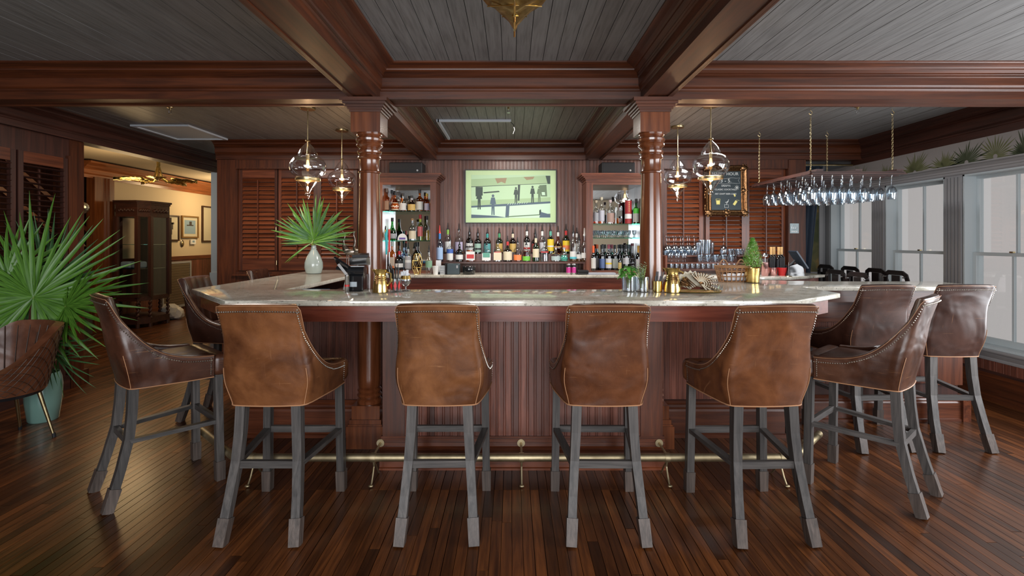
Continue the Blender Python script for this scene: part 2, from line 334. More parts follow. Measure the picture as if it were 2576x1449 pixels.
# ---- beams with stepped mouldings
HALF = [(0,0),(.0,.052),(.007,.056),(.012,.066),(.007,.074),(.016,.080),(.021,.088),(.021,.137),(.031,.142),(.026,.150),(.037,.156),(.033,.164),(.046,.171),(.060,.178),(.062,.187),(.072,.193),(.090,.199),(.108,.202),(.122,.205),(.128,.209),(.128,.217)]
HALF = [(a*.95, b*1.0) for a, b in HALF]
def beam(name, axis, c, half, a, b, z0=2.355, sides=(1, -1), mat=None, solid=None):
    prof = [(-.01, 0)]+HALF+[(-.01, .217)]; k = (CZ-z0)/.217; prof = [(o, u*k) for o, u in prof]; m = MB()
    mat = mat or 'beam_'+axis
    if axis == 'x':
        for s in sides: m.extr(prof, (a, c+s*half, z0), (b, c+s*half, z0), (0, s, 0))
        y0, y1 = solid or (c-half, c+half); m.box(a, b, y0+.006, y1-.006, z0+.008, CZ)
        for s in sides: m.box(a, b, min(c+s*(half-.003), c+s*(half-.03)), max(c+s*(half-.003), c+s*(half-.03)), z0+.0005, z0+.02)
    else:
        for s in sides: m.extr(prof, (c+s*half, a, z0), (c+s*half, b, z0), (s, 0, 0))
        x0, x1 = solid or (c-half, c+half); m.box(x0+.006, x1-.006, a, b, z0+.008, CZ)
        for s in sides: m.box(min(c+s*(half-.003), c+s*(half-.03)), max(c+s*(half-.003), c+s*(half-.03)), a, b, z0+.0005, z0+.02)
    return struct(m.build(name, mat, smooth=False))
beam('beam_cross', 'x', 3.455, .098, -4.16, 4.13)
beam('beam_left', 'y', -.99, .098, -2.6, 5.88); beam('beam_right', 'y', .967, .098, -2.6, 5.88)
beam('beam_cross_back', 'x', 5.97, .10, -3.50, 4.13, sides=(-1,), solid=(5.87, 6.05))
beam('beam_left_wall', 'y', -4.25, .10, -2.6, 7.1, sides=(1,), mat='dark_y', solid=(-4.34, -4.15))
beam('beam_right_wall', 'y', 4.25, .12, -2.6, 6.05, z0=2.305, sides=(-1,), mat='dark_y', solid=(4.13, 4.40))
# ---- columns: two turned posts, seen below and above the counter
def column(x, name):
    r = sroot(name); r.location = (x, 3.455, 0); y = 0
    m = MB().cbox((0,0,.075), (.245,.245,.15)).cbox((0,0,.17), (.215,.215,.04)).cbox((0,0,.155), (.23,.23,.012)); m.build('base_block', 'column_wood', r)
    MB().cbox((0,0,.235), (.19,.19,.09)).build('plinth', 'column_wood', r)
    sh = [(.082,.28),(.085,.30),(.072,.315),(.085,.335),(.073,.35),(.082,.37),(.070,.385),(.076,.40),(.080,.45),(.0805,1.07),(.0755,1.5),(.0665,1.80),(.0665,1.862)]
    MB().lathe(sh, n=40).build('shaft', 'column_wood', r, True)
    nk = [(.066,1.862),(.076,1.866),(.078,1.874),(.068,1.880),(.066,1.885),(.066,1.955),(.070,1.965),(.080,1.972),(.078,1.985),(.070,1.995),(.082,2.004),(.084,2.016),(.074,2.028),(.068,2.036),(.080,2.046),(.090,2.056),(.088,2.070),(.080,2.078),(.092,2.086),(.094,2.100),(.084,2.110),(.080,2.118),(.088,2.126),(.088,2.136)]
    MB().lathe(nk, n=40).build('turned_neck', 'column_wood', r, True)
    MB().cbox((0,0,2.208), (.2,.2,.146)).build('capital_block', 'column_wood', r)
    m = MB()
    for k, (hw, z0, z1) in enumerate(((.107,2.268,2.284),(.117,2.284,2.298),(.128,2.298,2.314),(.142,2.314,2.332),(.158,2.332,2.3555))): m.box(-hw, hw, -hw, hw, z0, z1)
    m.build('capital_moulding', 'beam_x', r)
column(-.99, 'column_left'); column(.967, 'column_right')
# ---- back wall
wb = MB().box(-3.48, 3.45, 5.965, 6.12, 0, 2.6).build('wall_back', 'beam_z'); struct(wb)
prof_b = [(0,-.0075),(.001,-.0095),(.0025,-.0105),(.010,-.0105),(.0118,-.0095),(.0125,-.008),(.0132,-.0095),(.015,-.0105),(.044,-.0105),(.0458,-.0095),(.0462,-.0075)]
def bead_mesh(wd, h, mat):
    s = wd/.0465; pts = [(x*s, y) for x, y in prof_b]; pts = [(0,.004)]+pts[:]+[(pts[-1][0],.004)]
    o = MB().prism([(p[0], p[1]) for p in pts], 0, h).build('tmp', mat); me = o.data; bpy.data.objects.remove(o); return me
def beads(parent, p0, p1, z0, z1, mat='bead', wd=.0465, name='beadboard'):   # outward side is to the right of p0->p1 seen from above
    p0, p1 = Vector((*p0, 0)), Vector((*p1, 0)); d = p1-p0; n = max(1, round(d.length/wd)); ww = d.length/n
    me = bead_mesh(ww, z1-z0, mat); a = math.atan2(d.y, d.x)
    for k in range(n):
        o = share(name, me, parent); o.location = p0+d*(k/n)+Vector((0,0,z0)); o.rotation_euler = (0,0,a)
beads(wb, (-.86, 5.955), (.84, 5.955), 1.02, 2.36, 'bead_back', .044)
beads(wb, (-1.62, 5.955), (-.86, 5.955), 2.14, 2.36, 'bead_back', .044); beads(wb, (.84, 5.955), (1.62, 5.955), 2.14, 2.36, 'bead_back', .044)
for k, s in enumerate((-1, 1)):
    m = MB()
    def sb(x0, x1, y0, y1, z0, z1): m.box(min(s*x0, s*x1), max(s*x0, s*x1), y0, y1, z0, z1)
    sb(3.27, 3.47 if s > 0 else 3.485, 5.87, 6.0, 0, 2.36); sb(1.60, 3.3, 5.885, 5.97, 2.26, 2.36); sb(1.60, 1.80, 5.88, 5.97, 0, 2.30); sb(1.6, 3.3, 5.88, 5.97, .0, 1.03)
    sb(1.6, 3.3, 5.84, 5.97, .985, 1.005)
    sb(3.262, 3.275, 5.862, 5.9, 0, 2.26); sb(1.8, 3.27, 5.875, 5.9, 2.248, 2.262)
    struct(m.build('trim_'+str(k+1), 'beam_z'))
# ---- the shutters: hinged louvred panels, each a thing of its own
slat_prof = [(-.026, 0), (-.018, .0045), (.018, .0045), (.026, 0), (.018, -.0045), (-.018, -.0045)]
def shutter(label, loc, rz, wdt, z0, z1, tilt, top=.10, bot=.14, pitch=.0485, stile=.045, rod=True, mat='wood_z', smat='slat'):
    t = thing('louvred_shutter', label, 'shutter', (*loc, 0), rz, 'louvred shutter panels')
    for s in (0, wdt-stile): MB().box(s, s+stile, 0, .032, z0, z1).build('stile', mat, t)
    MB().box(stile, wdt-stile, .002, .030, z1-top, z1).build('rail', 'wood_x', t); MB().box(stile, wdt-stile, .002, .030, z0, z0+bot).build('rail', 'wood_x', t)
    n = int((z1-top-z0-bot)/pitch); pp = (z1-top-z0-bot)/n
    c, s_ = math.cos(tilt), math.sin(tilt)
    pr = [(o*c*1.06+0, o*s_*1.06+u*c*1.0) for o, u in slat_prof]
    sl = MB().extr([(a, b) for a, b in pr], (stile, .016, 0), (wdt-stile, .016, 0), (0, -1, 0)).build('tmp', smat); me = sl.data; bpy.data.objects.remove(sl)
    for k in range(n): share('slat', me, t, (0, 0, z0+bot+pp*(k+.5)))
    if rod: MB().box(wdt/2-.006, wdt/2+.006, -.022, -.010, z0+bot+.02, z1-top-.03).build('tilt_rod', mat, t)
    return t
SZ0, SZ1 = 1.043, 2.25
lab = [('leftmost shutter panel, beside the white jamb, its slats unhidden', -3.265), ('shutter panel behind the palm vase on the bar wing', -2.80), ('shutter panel behind the two bronze herons, left of the turned column', -2.325),
       ('shutter panel behind the right pendants, nearest the right column', 1.805), ('shutter panel behind the gold-framed chalkboard', 2.315), ('rightmost shutter panel, beside the restroom sign', 2.79)]
for l, x in lab: shutter('dark red ' + l, (x, 5.935), 0, .475, SZ0, SZ1, math.radians(-52))
m = MB()      # small brass catches on the meeting stiles
ca = thing('shutter_catch', 'small brass shutter catch on the stile left of the palm vase', 'catch', (-2.805, 5.92, 0))
MB().tube([(0,0,1.50),(0,-.012,1.51),(0,-.012,1.56),(0,0,1.57)], .004).build('hook', 'brass', ca); MB().tube([(0.005,0,1.10),(.005,-.012,1.11),(.005,-.012,1.16),(.005,0,1.17)], .004).build('hook', 'brass', ca)
# ---- left wall with shutters, post, opening to the hall
m = MB().box(-4.36, -4.21, -2.6, 3.70, 0, 2.36).box(-4.36, -4.21, 3.70, 4.72, 0, .86).box(-4.36, -4.21, 3.70, 4.72, 2.17, 2.36)
wl = struct(m.build('wall_left', 'dark_z'))
m = MB().box(-4.36, -4.195, 4.72, 4.87, 0, 2.36).box(-4.38, -4.17, 4.70, 4.90, 0, .14).box(-4.215, -4.18, 4.685, 4.72, .14, 2.2)
struct(m.build('trim_3', 'beam_z'))
struct(MB().box(-4.22, -4.18, -2.6, 4.70, 0, .13).build('baseboard_left', 'dark_y'))
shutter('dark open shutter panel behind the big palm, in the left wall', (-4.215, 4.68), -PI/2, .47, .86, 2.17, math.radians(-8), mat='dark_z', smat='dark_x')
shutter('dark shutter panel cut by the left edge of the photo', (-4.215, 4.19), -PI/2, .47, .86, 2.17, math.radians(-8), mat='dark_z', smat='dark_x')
struct(MB().box(-4.24, -4.0, 7.0, 7.1, 0, 2.36).box(-4.25, -3.99, 6.985, 7.0, 0, .95).build('door_1', 'paint_white'))
struct(MB().box(-4.0, -3.48, 7.0, 7.1, 0, 2.6).box(-3.5, -3.42, 5.97, 7.1, 0, 2.6).box(-4.0, -3.9, 7.1, 12.7, 0, 2.8).build('wall_hall_right', 'paint_white'))
# ---- hall beyond the opening
hl = MB().box(-6.75, -6.6, 8.14, 12.6, 1.08, 2.8).build('wall_hall_left', 'cream_wall'); struct(hl)
wn = struct(MB().box(-6.75, -6.585, 8.14, 12.6, 0, 1.08).box(-6.6, -6.56, 8.14, 12.6, 1.02, 1.09).box(-6.6, -6.565, 8.14, 12.6, 0, .16).build('wall_hall_wainscot', 'wood_y'))
beads(wn, (-6.58, 12.5), (-6.58, 8.2), .16, 1.02, 'bead', .09)
o = MB().extr([(0,0),(.02,.0),(.025,.05),(.05,.07),(.05,.13),(.08,.16),(.10,.19),(.16,.22),(.16,.25),(0,.25)], (-6.6,7.6,2.38), (-6.6,12.6,2.38), (1,0,0)); struct(o.build('trim_4', 'amber_wood_y'))
struct(MB().box(-7.8, -3.4, 12.6, 12.7, 0, 2.8).build('wall_hall_end', 'cream_wall'))
struct(MB().box(-7.8, -4.3, 3.3, 3.4, 0, 2.8).box(-7.8, -7.7, 3.3, 8.2, 0, 2.8).box(-7.8, -6.75, 8.14, 8.2, 0, 2.8).build('wall_hall_stair', 'dark_z'))
struct(MB().box(-7.8, -4.3, 3.3, 12.7, 2.66, 2.8).build('ceiling_hall', 'cream_ceiling'))
struct(MB().box(-6.68, -6.55, 7.80, 8.0, 0, 2.4).box(-6.70, -6.53, 8.0, 8.16, 0, 2.4).box(-6.60, -6.51, 8.04, 8.10, 0, 2.4).build('door_2', 'amber_wood'))
st = thing('staircase', 'dark staircase with raking handrail seen past the left post', 'staircase', (-7.1, 7.8, 0))
for k in range(7): MB().box(-.5, .45, -.3-k*.26, -.02-k*.26, k*.18, k*.18+.18).build('step', 'dark_x', st)
for k in (0, 1): MB().bar([(.48, .0, 1.05+k*.45), (.48, -1.9, 2.45+k*.45)], .05, .06).build('handrail', 'wood_y', st)
nw = thing('newel_post', 'pale carved square newel post at the stair foot', 'post', (-6.42, 7.42, 0))
MB().box(-.085,.085,-.085,.085,0,.26).build('plinth', 'grey_oak', nw); MB().box(-.06,.06,-.06,.06,.26,1.02).box(-.07,.07,-.07,.07,.42,.46).box(-.07,.07,-.07,.07,.88,.92).build('shaft', 'grey_oak', nw)
MB().box(-.04,.04,-.066,.0,.5,.84).build('carved_panel', 'foot_oak', nw)
MB().box(-.08,.08,-.08,.08,1.02,1.06).box(-.065,.065,-.065,.065,1.06,1.13).box(-.085,.085,-.085,.085,1.13,1.17).build('cap', 'grey_oak', nw)
# ---- right wall with sash windows
XR = 4.22
m = MB().box(XR, 4.40, -2.6, 6.7, 0, .40).box(XR, 4.40, -2.6, 6.7, 2.02, 2.6)
ys = [5.82-.97*k for k in range(8)]
for k, y in enumerate(ys): m.box(XR, 4.40, y+.77, (ys[k-1] if k else 6.7), .40, 2.02)
m.box(XR, 4.40, -2.6, ys[-1], .40, 2.02)
wr = struct(m.build('wall_right', 'paint_grey'))
m = MB()
for k, y in enumerate(ys):       # fluted pilasters between the windows
    ya, yb = y+.775, (ys[k-1]-.005 if k else 6.66)
    if k: 
        for q in range(5): m.box(XR-.012, XR, ya+(yb-ya)*(q+.15)/5, ya+(yb-ya)*(q+.85)/5, .42, 2.0)
    else: m.box(XR-.01, XR, ya, yb, .42, 2.0)
struct(m.build('trim_5', 'paint_grey'))
m = MB()
m.extr([(0,0),(.012,.01),(.012,.03),(.022,.035),(.022,.05),(.03,.055),(.05,.070),(.092,.078),(.092,.088),(0,.088)], (XR, -2.5, 2.015), (XR, 6.66, 2.015), (-1,0,0))
m.extr([(0,0),(.01,.0),(.015,.02),(.010,.025),(.02,.04),(.03,.06),(.03,.075),(.075,.085),(.08,.095),(.08,.11),(0,.11)], (XR, -2.5, .345), (XR, 6.66, .345), (-1,0,0))
struct(m.build('trim_6', 'paint_grey'))
wp = struct(MB().box(XR-.086, XR, -2.5, 6.66, 2.095, 2.32).build('wall_right_frieze', 'wallpaper'))
wr2 = struct(MB().box(XR-.012, XR, -2.5, 6.66, 0, .345).box(XR-.03, XR, -2.5, 6.66, .235, .25).box(XR-.024, XR, -2.5, 6.66, .25, .26).build('wall_right_wainscot', 'dark_y'))
struct(MB().box(XR-.028, XR, -2.5, 6.66, 0, .235).box(XR-.04, XR, -2.5, 6.66, 0, .03).build('baseboard_right', 'beam_y'))
beads(wr2, (XR-.012, 6.6), (XR-.012, 1.5), .25, .345, 'bead', .06)
def palm_print(parent, y, z, R, mat, a0=0, a1=180, axis='y', lo=2.10, hi=2.31):
    m = MB(); n = 25
    for k in range(n):
        a = math.radians(a0+(a1-a0)*k/(n-1)); d = Vector((math.cos(a), math.sin(a))); q = Vector((-d.y, d.x)); r = R*random.uniform(.55, 1.15)
        pts = [d*.02-q*.002, d*r*.6-q*R*.035, d*r, d*r*.6+q*R*.035, d*.02+q*.002]
        pp = [(y+p.x, min(hi, max(lo, z-.05+p.y))) for p in pts]
        m.add([(XR-.0868, a_, b_) for a_, b_ in pp], [(0,1,2,3,4)], 0) if axis == 'y' else m.add([(a_, 6.655, b_) for a_, b_ in pp], [(4,3,2,1,0)], 0)
    m.build('printed_palm', mat, parent)
for y, z, R, mt, a, b in ((4.52,2.16,.22,'print_palm_dark',-20,200),(4.75,2.13,.2,'print_palm',0,180),(4.25,2.17,.2,'print_palm',-40,220),(5.1,2.15,.22,'print_palm',0,180),(5.5,2.12,.18,'print_palm',10,170),(4.0,2.14,.22,'print_palm_dark',0,180),(5.9,2.15,.2,'print_palm',0,180),(3.7,2.14,.2,'print_palm',0,180)): palm_print(wp, y, z, R, mt, a, b)
for k, y in enumerate(ys):
    wn_ = struct(MB().box(XR+.0, 4.40, y-.005, y+.012, .44, 2.02).box(XR+.0, 4.40, y+.755, y+.775, .44, 2.02).box(XR+.0, 4.40, y, y+.77, 2.0, 2.03).build('window_%d' % (k+1), 'paint_white'))
    MB().box(XR-.05, 4.42, y-.02, y+.79, .44, .475).build('window_sill', 'paint_white', wn_)
    xs = XR+.075
    for x0, z0, z1, nm in ((xs+.035, 1.262, 2.0, 'upper_sash'), (xs, .475, 1.292, 'lower_sash')):
        f = MB().box(x0, x0+.03, y+.012, y+.05, z0, z1).box(x0, x0+.03, y+.72, y+.756, z0, z1).box(x0, x0+.03, y+.05, y+.72, z0, z0+(.03 if z0 > 1 else .055)).box(x0, x0+.03, y+.05, y+.72, z1-.03, z1).box(x0+.004, x0+.026, y+.375, y+.393, z0+.03, z1-.03).build(nm, 'paint_white', wn_)
        if k < 4:
            for a, b in ((y+.05, y+.375), (y+.393, y+.72)): MB().box(x0+.013, x0+.016, a, b, z0+.03, z1-.03).build('pane', 'glass_pane', f)
    MB().box(xs-.012, xs+.01, y+.37, y+.40, 1.292, 1.305).build('sash_lock', 'brass', wn_)
# ---- alcove end wall with mural, curtain and rod
wa = struct(MB().box(3.4, 4.4, 6.7, 6.8, 0, 2.6).box(3.42, 3.5, 6.12, 6.7, 0, 2.6).build('wall_alcove', 'paint_grey'))
MB().box(3.56, 4.12, 6.675, 6.70, .98, 2.30).build('mural_panel', 'wallpaper_mural', wa)
MB().box(3.52, 3.56, 6.66, 6.70, .92, 2.34).box(4.12, 4.17, 6.66, 6.70, .92, 2.34).box(3.52, 4.17, 6.66, 6.70, .90, .98).box(3.52, 4.17, 6.66, 6.70, 2.27, 2.34).build('mural_frame', 'paint_grey', wa)
rd = thing('curtain_rod', 'brass curtain rod spanning the alcove opening under the beam', 'rod', (3.8, 6.02, 2.315))
MB().tube([(-.33,0,0),(.42,0,0)], .010).build('pole', 'brass', rd); MB().tube([(.40,0,0),(.43,0,0)], .022).build('finial', 'brass', rd)
cu = MB(); n = 28; vs = []; rows = 14
for i in range(rows+1):
    v = i/rows; z = 2.30-v*1.5
    left = 3.475; wd = .30-.16*min(1, v*1.1)**.8; shift = .0
    for k in range(n+1):
        u = k/n; vs.append((left+u*wd+.02*(1-v)*0, 6.03+.022*math.sin(u*PI*7)*(1-.3*v), z))
fs = [(i*(n+1)+k, i*(n+1)+k+1, (i+1)*(n+1)+k+1, (i+1)*(n+1)+k) for i in range(rows) for k in range(n)]
cu.add(vs, fs, 0); o = cu.build('curtain', 'curtain', smooth=True); sm = o.modifiers.new('s', 'SOLIDIFY'); sm.thickness = .006; tag(o, 'dark blue tied-back curtain at the right end of the shutter wall', 'curtain')
# ---- wall behind the camera
struct(MB().box(-4.4, 4.5, -2.7, -2.6, 0, 2.7).build('wall_front', 'cream_wall'))
for k, xx in enumerate((-1.05, 1.05)): struct(MB().box(xx-1.03, xx-.96, -2.6, -2.42, .5, 2.45).box(xx+.96, xx+1.03, -2.6, -2.42, .5, 2.45).box(xx-1.03, xx+1.03, -2.6, -2.42, 2.37, 2.45).box(xx-1.03, xx+1.03, -2.6, -2.42, .5, .6).build('window_%d' % (k+11), 'paint_white'))
# ---- ceiling fittings
def on_ceiling_frame(label, x0, x1, y0, y1, wd, cat, mat, name):
    t = thing(name, label, cat, ((x0+x1)/2, (y0+y1)/2, CZ)); a, b = (x1-x0)/2, (y1-y0)/2
    for q in ((-a, a, -b, -b+wd), (-a, a, b-wd, b), (-a, -a+wd, -b+wd, b-wd), (a-wd, a, -b+wd, b-wd)): MB().box(*q, -.018, 0).build('side_bar', mat, t)
    return t
t = on_ceiling_frame('white framed ceiling hatch between the beams at left', -3.86, -3.27, 5.02, 5.72, .035, 'hatch', 'track_white', 'ceiling_hatch')
MB().box(-.26, .26, -.315, .315, -.008, 0).build('hatch_panel', 'paint_white', t)
t = thing('ceiling_track', 'thin white angled conduit on the ceiling over the picture, cable hanging', 'conduit', (-.72, 4.82, CZ))
MB().box(0, .71, -.012, .012, -.022, 0).build('long_arm', 'track_white', t); MB().box(-.012, .012, -.012, .86, -.022, 0).build('short_arm', 'track_white', t)
MB().tube([(.705,0,-.02),(.735,0,-.05),(.745,0,-.10),(.73,0,-.14)], .003, 6).build('cable', 'black', t)
for l, x, y in (('left, above the hatch', -3.0, 4.36), ('centre, above the picture', -.03, 4.32), ('right, above the glass rack', 3.02, 4.34)):
    t = thing('sprinkler', 'small brass ceiling sprinkler at '+l, 'sprinkler', (x, y, CZ))
    MB().lathe([(.026,0),(.024,-.008),(.010,-.012),(.009,-.03)][::-1]).build('base', 'brass', t); MB().tube([(-.010,0,-.03),(-.012,0,-.05),(0,0,-.058),(.012,0,-.05),(.010,0,-.03)], .0025, 6).lathe([(.014,-.062),(.014,-.059)]).build('head', 'steel', t)
# ================================================================== BAR
CT = 1.07
outer = [(-1.58,2.735),(1.565,2.735),(2.06,3.12),(2.065,3.56),(3.43,3.56),(3.43,4.02),(2.5,4.02),(2.06,4.14),(1.55,4.14),(1.45,4.0),(1.45,3.36),(-1.53,3.36),(-1.53,5.55),(-2.2,5.55),(-2.18,3.38)]
t = thing('bar_countertop', 'pale speckled stone countertop running round the whole bar with clipped corners', 'countertop', (0, 0, CT))
def slab(parent, pts, z0, z1, r=.006):
    bm = bmesh.new(); vs = [bm.verts.new((x, y, z0)) for x, y in pts]; f = bm.faces.new(vs)
    e = bmesh.ops.extrude_face_region(bm, geom=[f]); bmesh.ops.translate(bm, verts=[v for v in e['geom'] if isinstance(v, bmesh.types.BMVert)], vec=(0,0,z1-z0))
    bmesh.ops.recalc_face_normals(bm, faces=bm.faces[:]); bmesh.ops.bevel(bm, geom=[e for e in bm.edges if abs(e.verts[0].co.z-e.verts[1].co.z) < 1e-6], offset=r, segments=3, profile=.5, affect='EDGES')
    bm.verts.index_update(); m = MB(); m.add([v.co for v in bm.verts], [[v.index for v in f.verts] for f in bm.faces], 0); bm.free(); return m.build('slab', 'stone', parent, True)
slab(t, outer, -.032, 0)
bar = thing('bar_counter', 'dark red panelled bar base under the stone top, beadboard fronts', 'bar', (0, 3.0, 0))
def off(y): return y-3.0
# apron following the clipped octagon
ap_o = [(-1.56,2.79),(1.54,2.79),(2.0,3.145),(2.0,3.62)]; ap_i = [(1.90,3.62),(1.90,3.20),(1.50,2.86),(-1.52,2.86),(-2.04,3.42),(-2.04,5.5),(-2.13,5.5),(-2.13,3.40)]
MB().prism([(x, off(y)) for x, y in ap_o+ap_i], .944, 1.037).build('apron', 'apron', bar)
# base carcass : side parts set back, centre panel forward
MB().prism([(x, off(y)) for x, y in ((-1.9,3.56),(1.93,3.56),(1.93,3.88),(3.48,3.88),(3.48,3.98),(1.86,3.98),(1.86,3.62),(-1.62,3.62),(-1.62,5.45),(-1.9,5.45))], 0, .95).build('carcass', 'dark_z', bar)
MB().box(-.79, .92, off(3.06), off(3.56), 0, .95).build('centre_block', 'dark_z', bar)
MB().box(2.0, 3.5, off(3.68), off(3.90), .945, 1.037).build('wing_apron', 'wood_x', bar)
MB().box(1.55, 2.03, off(3.56), off(4.1), .95, 1.037).build('corner_block', 'wood_x', bar)
# beadboards, stiles, rails and skirting
def board_run(x0, x1, Y, z0, z1): beads(bar, (x0, off(Y)), (x1, off(Y)), z0, z1, 'bead', .0475)
board_run(-.66, .79, 3.055, .20, .945); board_run(-1.80, -.80, 3.55, .27, .945); board_run(.93, 1.84, 3.55, .27, .945); board_run(2.05, 3.30, 3.87, .29, .78)
for x0, x1, Y, z0 in ((-.79,-.655,3.055,.14),(.785,.92,3.055,.14),(-1.9,-1.79,3.55,.25),(1.83,1.94,3.55,.25),(3.29,3.49,3.87,.28),(1.93,2.06,3.87,.28)):
    MB().box(x0, x1, off(Y)-.022, off(Y)+.01, z0, .944).build('stile', 'wood_z', bar)
MB().box(1.93, 3.49, off(3.87)-.022, off(3.87)+.01, .77, .944).box(1.93, 3.49, off(3.87)-.03, off(3.87)+.01, .80, .812).build('rail', 'wood_x', bar)
skirt = [(0,0),(.03,0),(.03,.012),(.020,.016),(.020,.10),(.014,.108),(.018,.116),(.010,.124),(.014,.132),(0,.142)]
def skirting(x0, x1, Y, k=1.0, ext=0): MB().extr([(o, u*k) for o, u in skirt], (x0-ext, off(Y), 0), (x1+ext, off(Y), 0), (0,-1,0)).build('skirting', 'wood_x', bar)
skirting(-.80, .93, 3.055, 1.0, .01); skirting(-1.91, -.78, 3.55, 1.85); skirting(.92, 1.95, 3.55, 1.85); skirting(1.93, 3.50, 3.87, 1.4)
MB().box(-.80, .93, off(3.055)-.024, off(3.055), .145, .205).box(-.80, .93, off(3.055)-.030, off(3.055), .160, .170).box(-.80, .93, off(3.055)-.030, off(3.055), .186, .193).build('base_rail', 'wood_x', bar)
for q in ((-1.93,-1.9,3.53,5.45,.25),(1.94,1.97,3.53,3.86,.25),(3.48,3.54,3.83,3.99,.19)): MB().box(q[0], q[1], off(q[2]), off(q[3]), 0, q[4]).build('skirting', 'wood_y', bar)
# brass foot rail
fr = thing('foot_rail', 'tarnished brass foot rail on curved brackets along the bar front', 'foot rail', (0, 2.87, 0))
MB().tube([(-2.04,.40,.147),(-1.60,.0,.147),(-1.57,0,.147),(1.60,0,.147),(1.63,0,.147),(1.99,.35,.147)], .0225, 14).build('rail_tube', 'brass_dull', fr, True)
for x, a in ((-.80,0),(.055,0),(.895,0),(-1.50,0),(1.56,0),(-1.80,.72),(1.80,-.72)):
    yb = .185 if a else 0
    def R(p): 
        c, s = math.cos(a), math.sin(a); return (x+p[0]*c-p[1]*s, yb+p[0]*s+p[1]*c, p[2])
    m = MB(); m.tube([R((-.014,0,.147)), R((.014,0,.147))], .026, 14)
    m.tube([R(p) for p in ((0,0,.122),(0,.01,.09),(0,-.02,.04),(0,-.045,.012),(0,-.055,.004))], .0055, 8)
    m.tube([R(p) for p in ((0,.0,.125),(0,.05,.08),(0,.10,.02),(0,.12,.004))], .005, 8); m.ball(R((0,-.055,.009)), .011, 8, 1.3, 1, .7)
    if not a and abs(x) < 1: m.tube([R((0,.02,.160)), R((0,.15,.168))], .007, 8).tube([R((0,.150,.168)), R((0,.158,.168))], .024, 12)
    m.build('bracket', 'brass_dull', fr, True)
# ---- back bar
bb = thing('back_bar', 'lower back bar with pale stone top and wooden front under the bottles', 'back bar', (0, 5.6, 0))
bp = [(-1.62,5.29),(1.30,5.29),(1.62,5.02),(2.82,5.02),(3.40,5.40),(3.40,5.87),(-1.62,5.87)]
o = slab(bb, [(x, y-5.6) for x, y in bp], 1.0, 1.03, .005); o.name = 'stone_top'
MB().prism([(x*.985, y-5.57) for x, y in bp[:-2]]+[(3.35,.27),(-1.6,.27)], .84, 1.0).build('front_rail', 'apron', bb)
MB().prism([(x*.97, y-5.53) for x, y in bp[:-2]]+[(3.3,.27),(-1.57,.27)], .0, .84).build('cabinet_body', 'dark_x', bb)
# stepped bottle shelf between the mirrored cabinets
sh = thing('bottle_shelf', 'two-step wooden bottle shelf under the framed picture', 'shelf', (0, 5.8, 1.03))
MB().box(-.86, .84, -.11, .03, .106, .126).build('lower_step', 'wood_x', sh); MB().box(-.86, .84, .03, .15, .194, .214).build('upper_step', 'wood_x', sh)
MB().box(-.86, .84, .03, .045, .126, .194).build('riser', 'wood_x', sh)
for x in (-.85, .82): MB().box(x, x+.02, -.10, .14, 0, .106).build('support', 'wood_z', sh)
# mirrored cabinets with glass shelves
def cabinet(side, label, zs):
    s = side; t = thing('mirrored_cabinet', label, 'cabinet', (s*1.165 if s > 0 else -1.165, 5.62, 1.03), 0, None)
    a, b = .235, .30   # half width of the opening; towards the centre / the column
    xi, xo = (-.25, .30) if s > 0 else (.24, -.30)
    lo, hi = min(xi, xo), max(xi, xo); wi = (-.325 if s > 0 else .305)
    MB().box(min(wi, xi), max(wi, xi), 0, .325, 0, 1.06).build('inner_post', 'wood_z', t); MB().box(min(xo, xo+s*.12), max(xo, xo+s*.12), 0, .325, 0, 1.06).build('outer_post', 'wood_z', t)
    MB().box(lo, hi, 0, .325, 0, .03).build('bottom_board', 'wood_x', t)
    MB().box(lo, hi, .315, .325, .03, 1.02).build('mirror', 'mirror', t)
    MB().box(lo, hi, 0, .32, 1.00, 1.06).build('top_board', 'wood_x', t)
    e0, e1 = (-.33, .42) if s > 0 else (-.42, .31)
    m = MB()
    for k, (d, z0, z1) in enumerate(((.0,1.03,1.06),(.012,1.06,1.075),(.03,1.075,1.09),(.05,1.09,1.105),(.062,1.105,1.125))): m.box(e0-d, e1+d, -d-.01, .33, z0, z1)
    m.build('cornice', 'wood_x', t)
    for z in zs: MB().box(lo+.002, hi-.002, .02, .31, z-.009-1.03, z-1.03).build('glass_shelf', 'glass_shelf', t)
    return t
cabinet(-1, 'mirrored bottle cabinet beside the left column', (1.735, 1.40)); cabinet(1, 'mirrored bottle cabinet beside the right column', (1.592, 1.432))
for s, l in ((-1.21, 'left'), (1.21, 'right')):
    t = thing('loudspeaker', 'black loudspeaker lying on top of the %s mirrored cabinet' % l, 'speaker', (s, 5.75, 2.156))
    MB().rbox(-.19, .19, -.10, .12, 0, .135, .012, 2).build('housing', 'speaker', t); MB().box(-.175, .175, -.104, -.10, .012, .123).build('grille', 'grille_cloth', t)
    MB().tube([(.135,-.108,.04),(.135,-.104,.04)], .011, 12).build('badge', 'steel', t)
